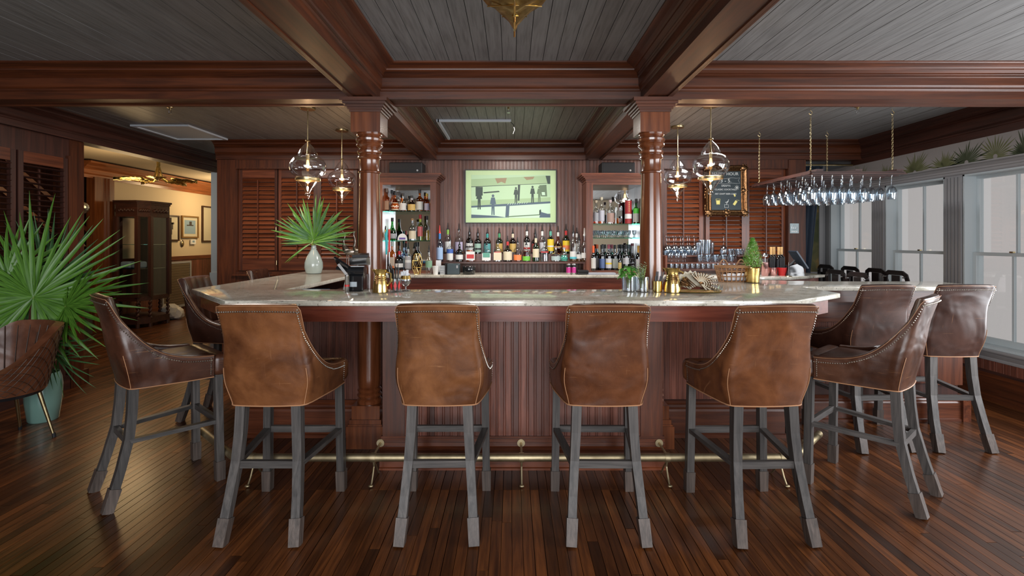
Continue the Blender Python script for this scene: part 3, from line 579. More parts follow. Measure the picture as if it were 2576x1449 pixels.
# ================================================================== STOOLS
def sstep(a, b, x): x = min(1, max(0, (x-a)/(b-a))); return x*x*(3-2*x)
def stool(color):
    root = thing('bar_stool', 'x', 'bar stool', (0,0,0))
    LR, LC, LS = .165, .065, .345; LT = LR+LC+LS
    def plan(s):       # half path, s in [-1,1] -> (x, y, outward normal, w rear weight)
        d = abs(s)*LT; sg = 1 if s >= 0 else -1
        if d < LR: p = (d, -.222+.012*(d/LR)**2); nrm = (.12*d/LR, -1); wt = 1
        elif d < LR+LC:
            q = (d-LR)/LC; a = q*PI/2*.93; p = (.165+.040*math.sin(a), -.210+.040*(1-math.cos(a))); nrm = (math.sin(a)+.1*(1-q), -math.cos(a)); wt = 1
        else: q = (d-LR-LC)/LS; p = (.2049+.030*q**.8, -.172+.345*q); nrm = (1, -.07); wt = max(0, 1-q*1.6)
        n = Vector((nrm[0]*sg, nrm[1])).normalized(); return Vector((p[0]*sg, p[1])), n, wt, d
    def top(s):
        d = abs(s)*LT-(LR+LC*.55)
        return 1.112-.004*(abs(s)*LT/LR if d < 0 else 1)**2 if d < 0 else .742+.366*math.exp(-(d/.075)**.95)
    ZB = .612
    def lean(z): u = max(0, (z-.62)/.49); return -.112*u**1.35
    def wfac(z): return .89+.10*sstep(.60, .74, z)-.07*sstep(.74, .93, z)+.07*sstep(.93, 1.12, z)
    def surf(s, z, offn=0):
        p, n, wt, d = plan(s); wf = 1+(wfac(z)-1)*wt*(.9 if d > LR+LC else 1); x = p.x*wf; y = p.y+lean(z)*max(wt, .0)
        if d > LR+LC: y = p.y+lean(z)*max(0, 1-(d-LR-LC)/LS*1.1)
        bul = .012*math.sin(PI*min(1, max(0, (z-ZB)/(.95-ZB))))*(1 if d < LR+LC else .5)
        return Vector((x+n.x*(bul+offn), y+n.y*(bul+offn), z)), n
    NS, NV, T = 96, 11, .046; vs = []; 
    for i in range(NS+1):
        s = -1+2*i/NS; zt = top(s)-.016
        for j in range(NV+1): vs.append(surf(s, ZB+(zt-ZB)*j/NV)[0])
        for k in range(1, 4):
            a = PI*k/4; vs.append(surf(s, zt+.0, -T/2+T/2*math.cos(a))[0]+Vector((0,0,.017*math.sin(a))))
        for j in range(NV+1):
            z = zt+(.66-zt)*j/NV; tuft = .006*abs(math.sin(s*LT/.085*PI))*(1 if abs(s)*LT < .23 else 0)+(.005*math.sin((z-.72)/.09*PI)**2 if abs(s)*LT > .2 and z > .76 else 0)
            vs.append(surf(s, z, -T-tuft)[0])
    K = 2*(NV+1)+3; m = MB(); fs = []
    for i in range(NS):
        for j in range(K-1): fs.append((i*K+j, (i+1)*K+j, (i+1)*K+j+1, i*K+j+1))
        fs.append((i*K+K-1, (i+1)*K+K-1, (i+1)*K, i*K))
    fs += [tuple(range(K)), tuple(range(NS*K, NS*K+K))[::-1]]
    m.add(vs, fs, 0); shell = m.build('backrest', 'leather', root, True)
    m = MB(); m.rbox(-.19, .19, -.20, .19, .615, .742, .035, 4); m.rbox(-.238, .238, .168, .262, .612, .738, .034, 4); seat = m.build('seat', 'leather', root, True)
    m = MB()    # nailheads
    def rim(s): 
        p, n = surf(s, top(s)-.016); return p, n
    dist = 0; prev = None; spots = []
    ss = [-1+2*i/1200 for i in range(1201)]; pts = [rim(s) for s in ss]
    for i in range(1, 1200):
        T_ = (pts[i+1][0]-pts[i-1][0]).normalized(); n3 = Vector((pts[i][1].x, pts[i][1].y, 0)); dn = T_.cross(n3); dn = -dn if dn.z > 0 else dn
        slope = abs(T_.z); q = pts[i][0]+dn*.019
        if slope > .25:     # project on the shell along its own plan
            sg = -1 if ss[i] > 0 else 1; q = surf(ss[i]+sg*.019*slope/LT, pts[i][0].z-.019*(1-slope))[0]
        q += n3*.0015
        if prev is None or (q-prev).length > .0112:
            spots.append((q, n3)); prev = q
    for sg in (-1, 1):
        for k in range(9):
            q, n = surf(sg*.975, .632+k*.0115); spots.append((q+Vector((n.x, n.y, 0))*.0015, Vector((n.x, n.y, 0))))
    for q, n3 in spots:
        u = n3.cross(Vector((0,0,1))).normalized(); v = Vector((0,0,1)); R_ = .0047
        ring = [q+(u*math.cos(a)+v*math.sin(a))*R_ for a in [2*PI*k/6 for k in range(6)]]
        m.add(ring+[q+n3*.0038], [(k, (k+1)%6, 6) for k in range(6)], 0)
    o = m.build('nailheads', 'nail', root); o['kind'] = 'stuff'
    m = MB(); m.tube([surf(-1+2*i/80, ZB+.002, .002)[0] for i in range(81)], .0032, 6)
    for sg in (-1, 1):
        s0 = sg*(LR+.03)/LT; m.tube([surf(s0, ZB+(.80-ZB)*k/10, .0015)[0] for k in range(11)], .0018, 6)
    m.tube([surf(-1+2*i/90, top(-1+2*i/90)-.0085, .001)[0] for i in range(91)], .0014, 5)
    m.build('piping', 'piping', root, True)
    lw = .040
    for sg in (-1, 1):
        f = MB().bar([(sg*.198,.205,.625),(sg*.206,.212,.10)], lw, lw).build('leg', 'grey_oak', root)
        MB().bar([(sg*.206,.212,.112),(sg*.2075,.213,0)], [.050,.046], [.050,.046]).build('foot_block', 'foot_oak', f)
        f = MB().bar([(sg*.132,-.185,.625),(sg*.138,-.192,.48),(sg*.146,-.206,.35),(sg*.158,-.243,.20),(sg*.165,-.272,.10)], [.046,.044,.042,.040,.040], [.046,.044,.042,.040,.040]).build('leg', 'grey_oak', root)
        MB().bar([(sg*.164,-.268,.112),(sg*.172,-.303,0)], [.052,.048], [.052,.048]).build('foot_block', 'foot_oak', f)
        MB().bar([(sg*.150,-.21,.335),(sg*.203,.208,.345)], .022, .034, (0,0,1)).build('stretcher', 'grey_oak_y', root)
    MB().bar([(-.203,.209,.345),(.203,.209,.345)], .034, .022, (0,0,1)).build('stretcher', 'grey_oak_x', root)
    MB().bar([(-.150,-.210,.335),(.150,-.210,.335)], .034, .022, (0,0,1)).build('stretcher', 'grey_oak_x', root)
    MB().box(-.15, .15, -.15, .20, .598, .625).build('seat_frame', 'grey_oak_x', root)
    for o in [root]+kids(root): o.color = color
    return root
SG = 'brown leather stools around the bar'
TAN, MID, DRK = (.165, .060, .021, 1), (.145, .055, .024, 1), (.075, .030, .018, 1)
s1 = stool(TAN); s1.location = (-1.165, 2.58, 0); s1.rotation_euler = (0,0,0); s1['group'] = SG
s1['label'] = 'tan leather bar stool at the front, leftmost of the four seen square from behind'
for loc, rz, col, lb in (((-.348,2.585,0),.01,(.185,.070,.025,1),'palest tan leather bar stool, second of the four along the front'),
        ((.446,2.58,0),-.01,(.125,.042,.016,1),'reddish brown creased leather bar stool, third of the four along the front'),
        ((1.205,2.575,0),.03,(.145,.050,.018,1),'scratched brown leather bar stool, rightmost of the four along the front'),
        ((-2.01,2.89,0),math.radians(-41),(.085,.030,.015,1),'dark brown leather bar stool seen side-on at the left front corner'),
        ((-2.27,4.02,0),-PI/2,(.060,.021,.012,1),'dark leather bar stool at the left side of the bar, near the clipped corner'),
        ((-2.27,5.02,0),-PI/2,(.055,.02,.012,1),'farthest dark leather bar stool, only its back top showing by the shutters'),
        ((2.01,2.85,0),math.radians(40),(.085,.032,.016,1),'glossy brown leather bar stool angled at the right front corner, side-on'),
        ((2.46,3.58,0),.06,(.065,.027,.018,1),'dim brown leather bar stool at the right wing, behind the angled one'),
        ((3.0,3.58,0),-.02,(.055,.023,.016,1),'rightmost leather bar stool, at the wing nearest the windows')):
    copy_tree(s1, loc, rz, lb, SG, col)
# ================================================================== BOTTLES AND BAR WARE
def words(parent, txt, size, loc, mat, rot=(PI/2, 0, 0), name='lettering', ext=.0003, align='CENTER'):
    c = bpy.data.curves.new(name, 'FONT'); c.body = txt; c.size = size; c.extrude = ext; c.align_x = align; c.align_y = 'CENTER'; c.materials.append(MATS[mat]); c.resolution_u = 2
    tmp = bpy.data.objects.new(name, c); C.objects.link(tmp); bpy.context.view_layer.update(); me = bpy.data.meshes.new_from_object(tmp.evaluated_get(bpy.context.evaluated_depsgraph_get())); bpy.data.objects.remove(tmp)
    o = bpy.data.objects.new(name, me); C.objects.link(o); o.parent = parent; o.location = loc; o.rotation_euler = rot; return o
def bottle(label, px, Y, z, h, wpx, style, gl, lab=None, cap='spout', capc=(.012,.012,.014), liq=None, group=None, band=None, neck=None, cat='bottle', lz=(.08,.36), name='bottle'):
    """style: r round, s square, q squat, b bulb, w wine, t tapered; lab label colour; band second colour over the label"""
    x = X(px, Y); r = wpx*Y/F/2; t = thing(name, label, cat, (x, Y, z), 0, group); H_ = h
    nr = min(.0135, r*.42); sq = 4 if style in 'sq' and style != 'q' else 24
    capf = .22 if cap == 'spout' else .10
    g = H_*(1-capf)
    shp = {'r': [(.9,0),(1,.01),(1,.58),(.92,.64),(.6,.71),(.38,.76)], 's': [(.95,0),(1,.01),(1,.62),(.93,.67),(.5,.72),(.36,.75)], 'q': [(.9,0),(1,.02),(1,.46),(.95,.54),(.7,.60),(.34,.66)],
           'b': [(.62,0),(.85,.06),(1,.22),(.97,.36),(.72,.50),(.45,.60),(.36,.70)], 'w': [(.92,0),(1,.01),(1,.60),(.93,.66),(.62,.73),(.40,.78)], 't': [(.80,0),(.82,.01),(1,.52),(.95,.60),(.55,.70),(.38,.76)]}[style]
    prof = [(max(nr, a*r) if k > 2 else a*r, b*g) for k, (a, b) in enumerate(shp)]+[(nr, g*.80), (nr, g*.985), (nr*1.15, g*.986), (nr*1.15, g)]
    n = 20
    m = MB()
    if style == 's':     # squarish body: flatten the circle into a rounded square up to the shoulder
        vs = []; fs = []
        for rr_, zz in prof:
            k_ = 1 if zz > g*.69 else 0
            for k in range(n):
                a = 2*PI*(k+.5)/n; c, s_ = math.cos(a), math.sin(a); q = 1/max(abs(c), abs(s_)); q = 1+(min(q, 1.25)-1)*(1-k_)
                vs.append((rr_*c*q*(.98 if k_ else .92), rr_*s_*q*(.98 if k_ else .74), zz))
        for i in range(len(prof)-1):
            for k in range(n): fs.append((i*n+k, i*n+(k+1)%n, (i+1)*n+(k+1)%n, (i+1)*n+k))
        fs.append(tuple(range(n))[::-1]); m.add(vs, fs, 0)
    else: m.lathe(prof, n=n)
    m.build('glass_body', gl, t, True)
    fl_ = .80 if style == 's' else 1.0
    def rad(zf):
        for (a, b), (a2, b2) in zip(shp, shp[1:]):
            if b <= zf <= b2: return r*(a+(a2-a)*(zf-b)/(b2-b+1e-9))
        return r
    if liq:
        lv, lm = liq; pr = [(rad(k/8*lv)*.90*(.86 if style == 's' else 1), .004+k/8*lv*g) for k in range(9)]
        MB().lathe(pr, n=16, sy=fl_).build('liquid', lm, t, True)
    def bandmesh(z0, z1, col, nm, ang=None, grow=1.02):
        if style == 's':
            hw = r*.86; yy = -r*.74*1.0*1.04-.0006; MB().box(-hw, hw, yy-.0008, yy, z0*g, z1*g).build(nm, labelmat(col), t)
        else:
            vs = []; k_ = 12; mm = MB()
            for zf in (z0, (z0+z1)/2, z1):
                R_ = max(rad(z0), rad(z1), rad((z0+z1)/2)) if style in 'rwq' else rad(zf)
                for k in range(k_+1):
                    a = -PI/2+(k/k_-.5)*2*1.25; vs.append((R_*grow*math.cos(a), R_*grow*math.sin(a), zf*g))
            fs = [(i*(k_+1)+k, i*(k_+1)+k+1, (i+1)*(k_+1)+k+1, (i+1)*(k_+1)+k) for i in range(2) for k in range(k_)]
            mm.add(vs, fs, 0); mm.build(nm, labelmat(col), t, True)
    if lab: bandmesh(lz[0], lz[1]+.14, lab, 'paper_label')
    if band:
        z0, z1, c = band; bandmesh(z0, z1, c, 'label_band', grow=1.035) if style != 's' else MB().box(-r*.70, r*.70, -r*.74*1.04-.0028, -r*.74*1.04-.0014, z0*g, z1*g).build('label_band', labelmat(c), t)
    if neck: MB().lathe([(nr*1.12, g*.80), (nr*1.12, g*.99)], n=12).build('neck_foil', labelmat(neck), t, True)
    if cap == 'spout':
        MB().lathe([(nr*.95, g*.97), (nr*1.1, g*1.0), (nr*1.1, g*1.03), (.008, g*1.06), (.0075, g*1.12), (.0042, H_*.985), (.003, H_)], n=10).build('pour_spout', labelmat(capc), t, True)
    elif cap == 'cork': MB().lathe([(nr*.8, g*.97), (nr*.85, g), (nr*1.3, g*1.005), (nr*1.3, H_)], n=12).build('cork_stopper', labelmat(capc), t, True)
    elif cap: MB().lathe([(nr*1.18, g*.93), (nr*1.18, H_)], n=12).build('cap', labelmat(capc), t, True)
    return t
W_, CR, BK, RD, GN, GD, OR, TL, YL, BL, LG, GY = (.72,.72,.70), (.66,.58,.42), (.015,.015,.017), (.5,.03,.03), (.05,.28,.12), (.55,.36,.10), (.80,.22,.07), (.03,.30,.28), (.80,.56,.03), (.05,.12,.42), (.25,.50,.08), (.38,.38,.40)
YF, ZF, YB, ZB2 = 5.745, 1.156, 5.88, 1.244
SF, SB = 'bottles on the front step of the centre shelf', 'bottles on the back step of the centre shelf'
def hh(top, base, Y): return (base-top)*Y/F
def row(items, Y, z, base, grp, cat='bottle'):
    for it in items:
        lb, px, top, wd, st_, gl, lab = it[:7]; kw = it[7] if len(it) > 7 else {}
        bottle(lb, px, kw.pop('Y', Y), z, hh(top, base, Y), wd, st_, gl, lab, group=grp, **kw)
row([('tall frosted blue bottle with red tip, leftmost on the front step', 1106, 566, 18, 'w', 'glass_blue', (.35,.5,.75), dict(neck=(.05,.2,.5), capc=(.7,.05,.05))),
 ('clear bottle with white label and blue band, second on the front step', 1132, 590, 17, 'r', 'glass', W_, dict(band=(.40,.60,BL))),
 ('black bottle with a white diamond label on the front step', 1156, 604, 19, 'r', 'glass_dark', BK, dict(band=(.14,.42,W_))),
 ('square whiskey bottle with white label and red strokes on the front step', 1184, 592, 26, 's', 'glass', W_, dict(liq=(.55,'liquid_amber'), band=(.16,.36,RD))),
 ('square bottle with green over white label on the front step', 1224, 604, 25, 's', 'glass', W_, dict(band=(.26,.54,(.10,.32,.24)))),
 ('square bottle with cream label and red top edge on the front step', 1252, 598, 23, 's', 'glass_stem', CR, dict(band=(.50,.54,RD))),
 ('squat dark whiskey bottle with cream label and red neck', 1277, 592, 23, 'q', 'glass_brown', CR, dict(neck=RD)),
 ('clear whiskey bottle with orange label on the front step', 1302, 596, 20, 'r', 'glass', OR, dict(liq=(.35,'liquid_amber'), lz=(.08,.22))),
 ('amber whiskey bottle with lime green label on the front step', 1324, 603, 20, 'r', 'glass', (.16,.50,.06), dict(liq=(.62,'liquid_red'), lz=(.06,.18))),
 ('green bottle with cream label beside the lime-labelled one', 1348, 581, 17, 'r', 'glass_green', CR, dict(neck=CR, lz=(.18,.40))),
 ('clear embossed bottle with thin red stripe on the front step', 1370, 594, 20, 'r', 'glass_stem', None, dict(band=(.46,.52,RD))),
 ('squat round clear tequila bottle with round cork stopper', 1398, 619, 24, 'q', 'glass_stem', (.40,.50,.50), dict(cap='cork', capc=(.42,.22,.12), lz=(.1,.26))),
 ('clear curvy bottle with teal green oval label', 1419, 622, 19, 'b', 'glass_stem', (.04,.42,.30), dict(cap='cork', capc=GY)),
 ('tall clear bottle with white and blue label, third from the right', 1442, 565, 18, 'r', 'glass', W_, dict(liq=(.2,'liquid_gold'), band=(.10,.17,(.1,.5,.6)), lz=(.10,.22))),
 ('clear bottle of pale yellow spirit, second from the right on the front step', 1457, 588, 16, 'r', 'glass', W_, dict(liq=(.3,'liquid_gold'), lz=(.14,.20))),
 ('rightmost clear bottle of pale yellow spirit with a tall white spout', 1470, 573, 16, 'r', 'glass', W_, dict(liq=(.36,'liquid_gold'), capc=W_, Y=5.72, lz=(.14,.20)))], YF, ZF, 657.5, SF)
row([('clear bottle with lime green neck, leftmost on the back step', 1126.5, 560, 16, 'r', 'glass', W_, dict(neck=LG)),
 ('wide clear bottle with violet and white label on the back step', 1154.5, 562, 20, 'r', 'glass', (.5,.45,.62), {}),
 ('black bottle with large white lettering label on the back step', 1181, 570, 18, 'r', 'glass_dark', W_, dict(band=(.30,.36,BK))),
 ('very dark green bottle with mint label on the back step', 1202, 573, 17, 'r', 'glass_dark', (.30,.46,.38), dict(band=(.2,.28,BK))),
 ('dark bottle with teal neck on the back step', 1226, 573, 17, 'r', 'glass_dark', (.1,.35,.36), dict(neck=TL)),
 ('green-necked bottle with gold round label, left of its twin', 1256, 572, 17, 'r', 'glass_green', GD, dict(neck=GN)),
 ('dark bottle with a gold round label and cream neck', 1290, 573, 17, 'r', 'glass_brown', GD, dict(neck=CR)),
 ('dark rum bottle with white label and red dot on the back step', 1325.5, 565, 16, 'r', 'glass_dark', W_, dict(band=(.20,.28,RD), neck=W_)),
 ('dark red bottle with grey neck behind the green one', 1346, 574, 17, 'r', 'glass_brown', (.25,.03,.03), {}),
 ('clear bottle with white neck label on the back step', 1364, 565, 14, 'r', 'glass', (.5,.5,.52), dict(neck=W_)),
 ('green bottle with big yellow label on the back step', 1385, 565, 17, 'r', 'glass_green', YL, dict(neck=(.1,.4,.3), band=(.30,.36,W_), lz=(.12,.50))),
 ('round-shouldered dark rum bottle with crossed gold lines', 1404, 568, 19, 'b', 'glass_amber', None, dict(liq=(.5,'liquid_red'), band=(.30,.34,GD), neck=W_)),
 ('green bottle with yellow and red picture label on the back step', 1424, 563, 18, 'r', 'glass_green', YL, dict(neck=RD, band=(.18,.36,OR), lz=(.10,.42))),
 ('white-necked clear bottle, rightmost on the back step', 1451, 572, 14, 'r', 'glass_stem', W_, dict(neck=W_, Y=5.90))], YB, ZB2, 638, SB)
# left cabinet
YC = 5.76; s1_, s2_, s3_ = 1.735, 1.40, 1.06
def zrow(items, z, Y, grp):
    for it in items:
        lb, px, top, wd, st_, gl, lab = it[:7]; kw = dict(it[7]) if len(it) > 7 else {}
        y_ = kw.pop('Y', Y); bottle(lb, px, y_, z, Z(top, y_)-z, wd, st_, gl, lab, group=grp, **kw)
GL1, GL2, GL3 = 'bottles on the top shelf of the left cabinet', 'bottles on the middle shelf of the left cabinet', 'bottles at the bottom of the left cabinet'
zrow([('tall square amber bottle, leftmost on the left cabinet top shelf', 972.5, 474, 17, 's', 'glass_amber', (.40,.22,.12), dict(cap='cap', capc=(.2,.12,.08))),
 ('clear bottle with small black cap behind the round amber one', 986, 478, 13, 'r', 'glass', (.55,.50,.45), dict(cap='cap', Y=5.87)),
 ('round squat amber bottle with wide cream label and black top', 994, 483, 22, 'b', 'glass_amber', CR, dict(cap='cap')),
 ('clear whiskey bottle with tall white label and black cap', 1014, 486, 17, 'r', 'glass', (.60,.58,.56), dict(cap='cap', liq=(.3,'liquid_amber'))),
 ('squat dark bottle with gold horse-like label and silver neck', 1036, 492, 20, 'q', 'glass_brown', GD, dict(cap='cap', neck=GY)),
 ('amber bottle with pale label and tall black cap on the top shelf', 1056, 477, 18, 'r', 'glass_amber', (.50,.50,.46), dict(cap='cap', capc=BK)),
 ('amber bottle with lilac label, rightmost on the left cabinet top shelf', 1074, 487, 13, 'r', 'glass_amber', (.48,.44,.55), dict(cap='cap', capc=(.5,.35,.05)))], s1_, YC, GL1)
zrow([('dark bottle with yellow neck label at the left end of the middle shelf', 966, 545, 12, 'r', 'glass_dark', YL, dict(cap='cap', neck=YL)),
 ('bulbous green bottle with red seal and silver round label', 987, 548, 21, 'b', 'glass_green', (.02,.02,.02), dict(cap='cap', band=(.10,.34,GY))),
 ('frosted clear bottle with round cork and cream label', 1037.5, 549, 18, 'r', 'glass_stem', CR, dict(cap='cork', capc=(.38,.20,.10), lz=(.08,.34))),
 ('slim olive bottle with red cap and red-white label', 1057.5, 540, 14, 'r', 'glass_olive', (.50,.12,.12), dict(cap='cap', capc=(.5,.02,.04), lz=(.18,.46), neck=(.35,.42,.05))),
 ('tall clear bottle with yellowish spirit, right end of the middle shelf', 1074, 543, 13, 'r', 'glass', None, dict(cap='cap', liq=(.45,'liquid_gold')))], s2_, YC, GL2)
zrow([('amber bottle with peach label at the left of the bottom row', 987, 608, 17, 's', 'glass_amber', (.60,.50,.40), dict(cap='cap', band=(.08,.16,OR), capc=W_)),
 ('dark squat bottle with dripping red wax neck and black label', 1004.5, 617, 21, 'q', 'glass_brown', BK, dict(neck=(.55,.01,.02), band=(.14,.34,W_))),
 ('clear bottle with ornate grey label and black pourer', 1027, 610, 16, 'r', 'glass', GY, dict(band=(.34,.46,W_), lz=(.06,.50))),
 ('dark whisky bottle standing behind the gold wire ornament', 1047, 609, 16, 'r', 'glass_brown', BK, dict(cap='cap', Y=5.88, band=(.40,.54,CR))),
 ('dark bottle half behind the amber peach-labelled one', 1016, 612, 11, 'r', 'glass_blue', GY, dict(cap='cap', Y=5.88))], s3_, YC, GL3)
bottle('clear bottle with green stripes standing before the left cabinet', 1079, 5.45, 1.03, Z(617, 5.45)-1.03, 17, 'r', 'glass', (.20,.36,.24), lz=(.30,.46))
# right cabinet
GR1, GR3 = 'bottles on the top shelf of the right cabinet', 'wine bottles at the bottom of the right cabinet'
q1, q3 = 1.592, 1.06
zrow([('clear bottle with tan cork at the left end of the right cabinet', 1499, 504, 14, 'r', 'glass', GY, dict(cap='cork', capc=(.5,.42,.28), liq=(.1,'liquid_amber'), lz=(.14,.38))),
 ('clear bottle with pale silver label and white stopper', 1513, 496, 15, 'r', 'glass', (.48,.48,.54), dict(cap='cork', capc=(.6,.55,.4), liq=(.1,'liquid_amber'), lz=(.12,.42))),
 ('clear round bottle with brownish oval label and ball stopper', 1535.5, 503, 19, 'r', 'glass', (.34,.22,.18), dict(cap='cork', capc=(.5,.4,.4))),
 ('square clear bottle with slanted dark label and black cap', 1557, 489, 16, 's', 'glass', (.07,.07,.06), dict(cap='cap', liq=(.2,'liquid_amber'), lz=(.28,.36))),
 ('green bottle with bright green shoulder label, right end of the shelf', 1600, 500, 15, 'r', 'glass_green', (.45,.46,.42), dict(cap='cap', band=(.46,.68,(.08,.55,.05))))], q1, YC, GR1)
t = thing('bottle_tube', 'tall dark red gift tube with white band on the right cabinet top shelf', 'tube', (X(1580.5, YC), YC, q1), 0)
MB().lathe([(.040,0),(.040,.275)], n=24).build('cardboard_tube', labelmat((.30,.015,.02)), t, True); MB().lathe([(.0408,.06),(.0408,.115)], n=24, closed=False).build('white_band', labelmat(W_), t, True)
MB().lathe([(.0412,.268),(.0412,.280)], n=24).build('rim', 'steel', t, True)
for k in range(5): MB().box(-.004, .004, -.0418, -.0405, .14+k*.024, .155+k*.024).build('gold_mark', labelmat(GD), t)
zrow([('slim wine bottle with orange capsule and white drawing label', 1493, 618, 12, 'w', 'glass_dark', (.62,.60,.56), dict(cap='cap', capc=(.75,.12,.03), neck=(.75,.12,.03), Y=5.62, lz=(.10,.42))),
 ('wine bottle with blue and orange label', 1514, 616, 15, 'w', 'glass_dark', (.10,.16,.34), dict(cap='cap')), 
 ('wine bottle with white label and yellow mark', 1531, 615, 16, 'w', 'glass_dark', (.58,.58,.60), dict(cap='cap', capc=(.3,.05,.08), band=(.25,.32,YL))),
 ('dark wine bottle with small light mottled label', 1547, 616, 14, 'w', 'glass_dark', (.35,.38,.34), dict(cap='cap')),
 ('short dark bottle with narrow gold label among the wines', 1559, 636, 9, 'w', 'glass_dark', (.45,.34,.12), dict(cap='cap', Y=5.66)),
 ('wine bottle with square silver label', 1574.5, 616, 16, 'w', 'glass_dark', (.50,.50,.52), dict(cap='cap', lz=(.26,.40))),
 ('broad dark bottle with wine-red round top and embossed badge', 1590.5, 612, 17, 'b', 'glass_dark', (.05,.05,.06), dict(cap='cork', capc=(.10,.02,.03))),
 ('wine bottle with amber capsule and big white label', 1606.5, 618, 16, 'w', 'glass_dark', (.58,.56,.58), dict(cap='cap', capc=(.60,.30,.04), neck=(.60,.30,.04)))], q3, 5.74, GR3)
for k, (px, c) in enumerate(((1502, (.7,.12,.03)), (1522, BK), (1539, (.25,.04,.07)), (1566, BK), (1583, (.2,.25,.3)))):
    bottle(('second-row wine bottle showing an orange capsule', 'second-row wine bottle between the blue and white labels', 'second-row wine bottle with a dull red cap', 'second-row black wine bottle left of the silver label', 'second-row wine bottle with grey-blue cap')[k], px, 5.87, q3, Z(615, 5.87)-q3, 14, 'w', 'glass_dark', (.3,.3,.3), cap='cap', capc=c, group='wine bottles at the back of the right cabinet')
# champagne and mixers on the right end of the back bar
for k, (px, c) in enumerate(((1940, RD), (1947.5, RD), (1959, (.5,.1,.12)), (1966, RD))):
    bottle('gold-topped dark wine bottle at the right end of the back bar', px, 5.42+.06*(k % 2), 1.03, .30, 14, 'w', 'glass_dark', (.03,.03,.035), cap='cap', capc=(.72,.42,.16), neck=(.72,.42,.16), group='gold-topped wine bottles by the right terminal', lz=(.25,.45))
# ---- glass shapes
def shared(build):
    o = build(); me = o.data; bpy.data.objects.remove(o); return me
wine_me = shared(lambda: MB().lathe([(.034,0),(.033,.002),(.006,.006),(.0035,.02),(.0035,.085),(.008,.092),(.026,.108),(.036,.135),(.037,.155),(.031,.20),(.0295,.20),(.035,.155),(.034,.137),(.024,.112),(.003,.097)], n=16).build('tmp', 'glass_stem', smooth=True))
tum_me = shared(lambda: MB().lathe([(.026,0),(.029,.004),(.034,.13),(.0325,.13),(.027,.012),(.001,.011)], n=14).build('tmp', 'glass_stem', smooth=True))
low_me = shared(lambda: MB().lathe([(.030,0),(.034,.004),(.038,.085),(.036,.085),(.031,.014),(.001,.012)], n=14).build('tmp', 'glass_stem', smooth=True))
shot_me = shared(lambda: MB().lathe([(.016,0),(.012,.004),(.005,.02),(.020,.045),(.024,.085),(.0225,.085),(.018,.047),(.001,.03)], n=12).build('tmp', 'glass_stem', smooth=True))
def ware(name, me, loc, label, cat, group, rot=(0,0,0), s=1):
    o = share(name, me, None, loc, rot, (s,s,s)); return tag(o, label, cat, group)
for k in range(13):   # small stemmed glasses on the right cabinet's middle glass shelf
    ware('cordial_glass', shot_me, (X(1494, 5.7)+.0385*k, 5.70+.09*(k%2), 1.4325), 'small clear cordial glass on the middle shelf of the right cabinet', 'glass', 'cordial glasses in the right cabinet')
# hanging rack
rk = thing('glass_rack', 'hanging dark wood slatted rack holding rows of stemmed glasses by chains', 'rack', (3.03, 4.87, 1.985))
RX0, RX1, RY0, RY1 = -.40, .42, -.50, .56
for k in range(9):
    y = RY0+(RY1-RY0)*k/8; MB().box(RX0-.03*(k % 2), RX1+.03*(k % 2), y-.034, y+.034, -.006, .003).box(RX0, RX1, y-.008, y+.008, .003, .022).build('rail', 'dark_x', rk)
for x in (RX0+.06, 0, RX1-.06): MB().box(x-.03, x+.03, RY0-.03, RY1+.03, .022, .040).build('cross_bar', 'dark_y', rk)
for x in (RX0, RX1): MB().box(x-.012, x+.012, RY0, RY1, .0, .022).build('end_bar', 'dark_y', rk)
link_me = shared(lambda: MB().tube([(0.006*math.cos(a), 0, .0105*math.sin(a)) for a in [2*PI*k/10 for k in range(11)]], .0014, 5, caps=False).build('tmp', 'brass'))
for i, (x, y) in enumerate(((RX0+.03, RY0+.06), (RX0+.03, RY1-.08), (RX1-.06, RY0+.06), (RX1-.06, RY1-.08))):
    ch = thing('rack_chain', ('front left', 'back left', 'front right', 'back right')[i]+' brass chain hanging the glass rack from its ceiling hook', 'chain', (3.03+x, 4.87+y, CZ), 0, 'chains of the glass rack')
    pts = [(0,0,0),(0,0,-.015),(.012,0,-.022),(.017,0,-.036),(.008,0,-.05),(-.006,0,-.048),(-.012,0,-.036)]
    MB().tube(pts, .0028, 6).build('ceiling_hook', 'brass', ch)
    n = 28; z0 = -.05; z1 = 2.025-CZ+.012
    for k in range(n): share('link', link_me, ch, (0.002, 0, z0+(z1-z0)*(k+.5)/n), (0, 0, (PI/2)*(k % 2)+.3), (1, 1, 1.0))
    MB().tube([(0,0,z1+.01),(0,0,z1-.012)], .003, 6).lathe([(.012,z1-.014),(.012,z1-.008)], n=8).build('eyelet', 'brass', ch)
for i in range(7):
    y = 4.87+RY0+(RY1-RY0)*(i+.5)/8+(.0)
    for j in range(9):
        if (i*9+j) % 11 == 7 or (i < 2 and j == 6): continue
        x = 3.03+RX0+.05+.088*j+rr.uniform(-.012, .012)
        ware('hanging_wine_glass', wine_me, (x, y, 1.9915), 'clear stemmed glass hanging upside down in the ' + ('nearest row', 'second nearest row', 'third nearest row', 'middle row', 'third farthest row', 'second farthest row', 'farthest row')[i] + ' of the slatted rack', 'glass', 'wine glasses hanging in the rack', (PI+rr.uniform(-.015,.015), rr.uniform(-.015,.015), 0), 1.12)
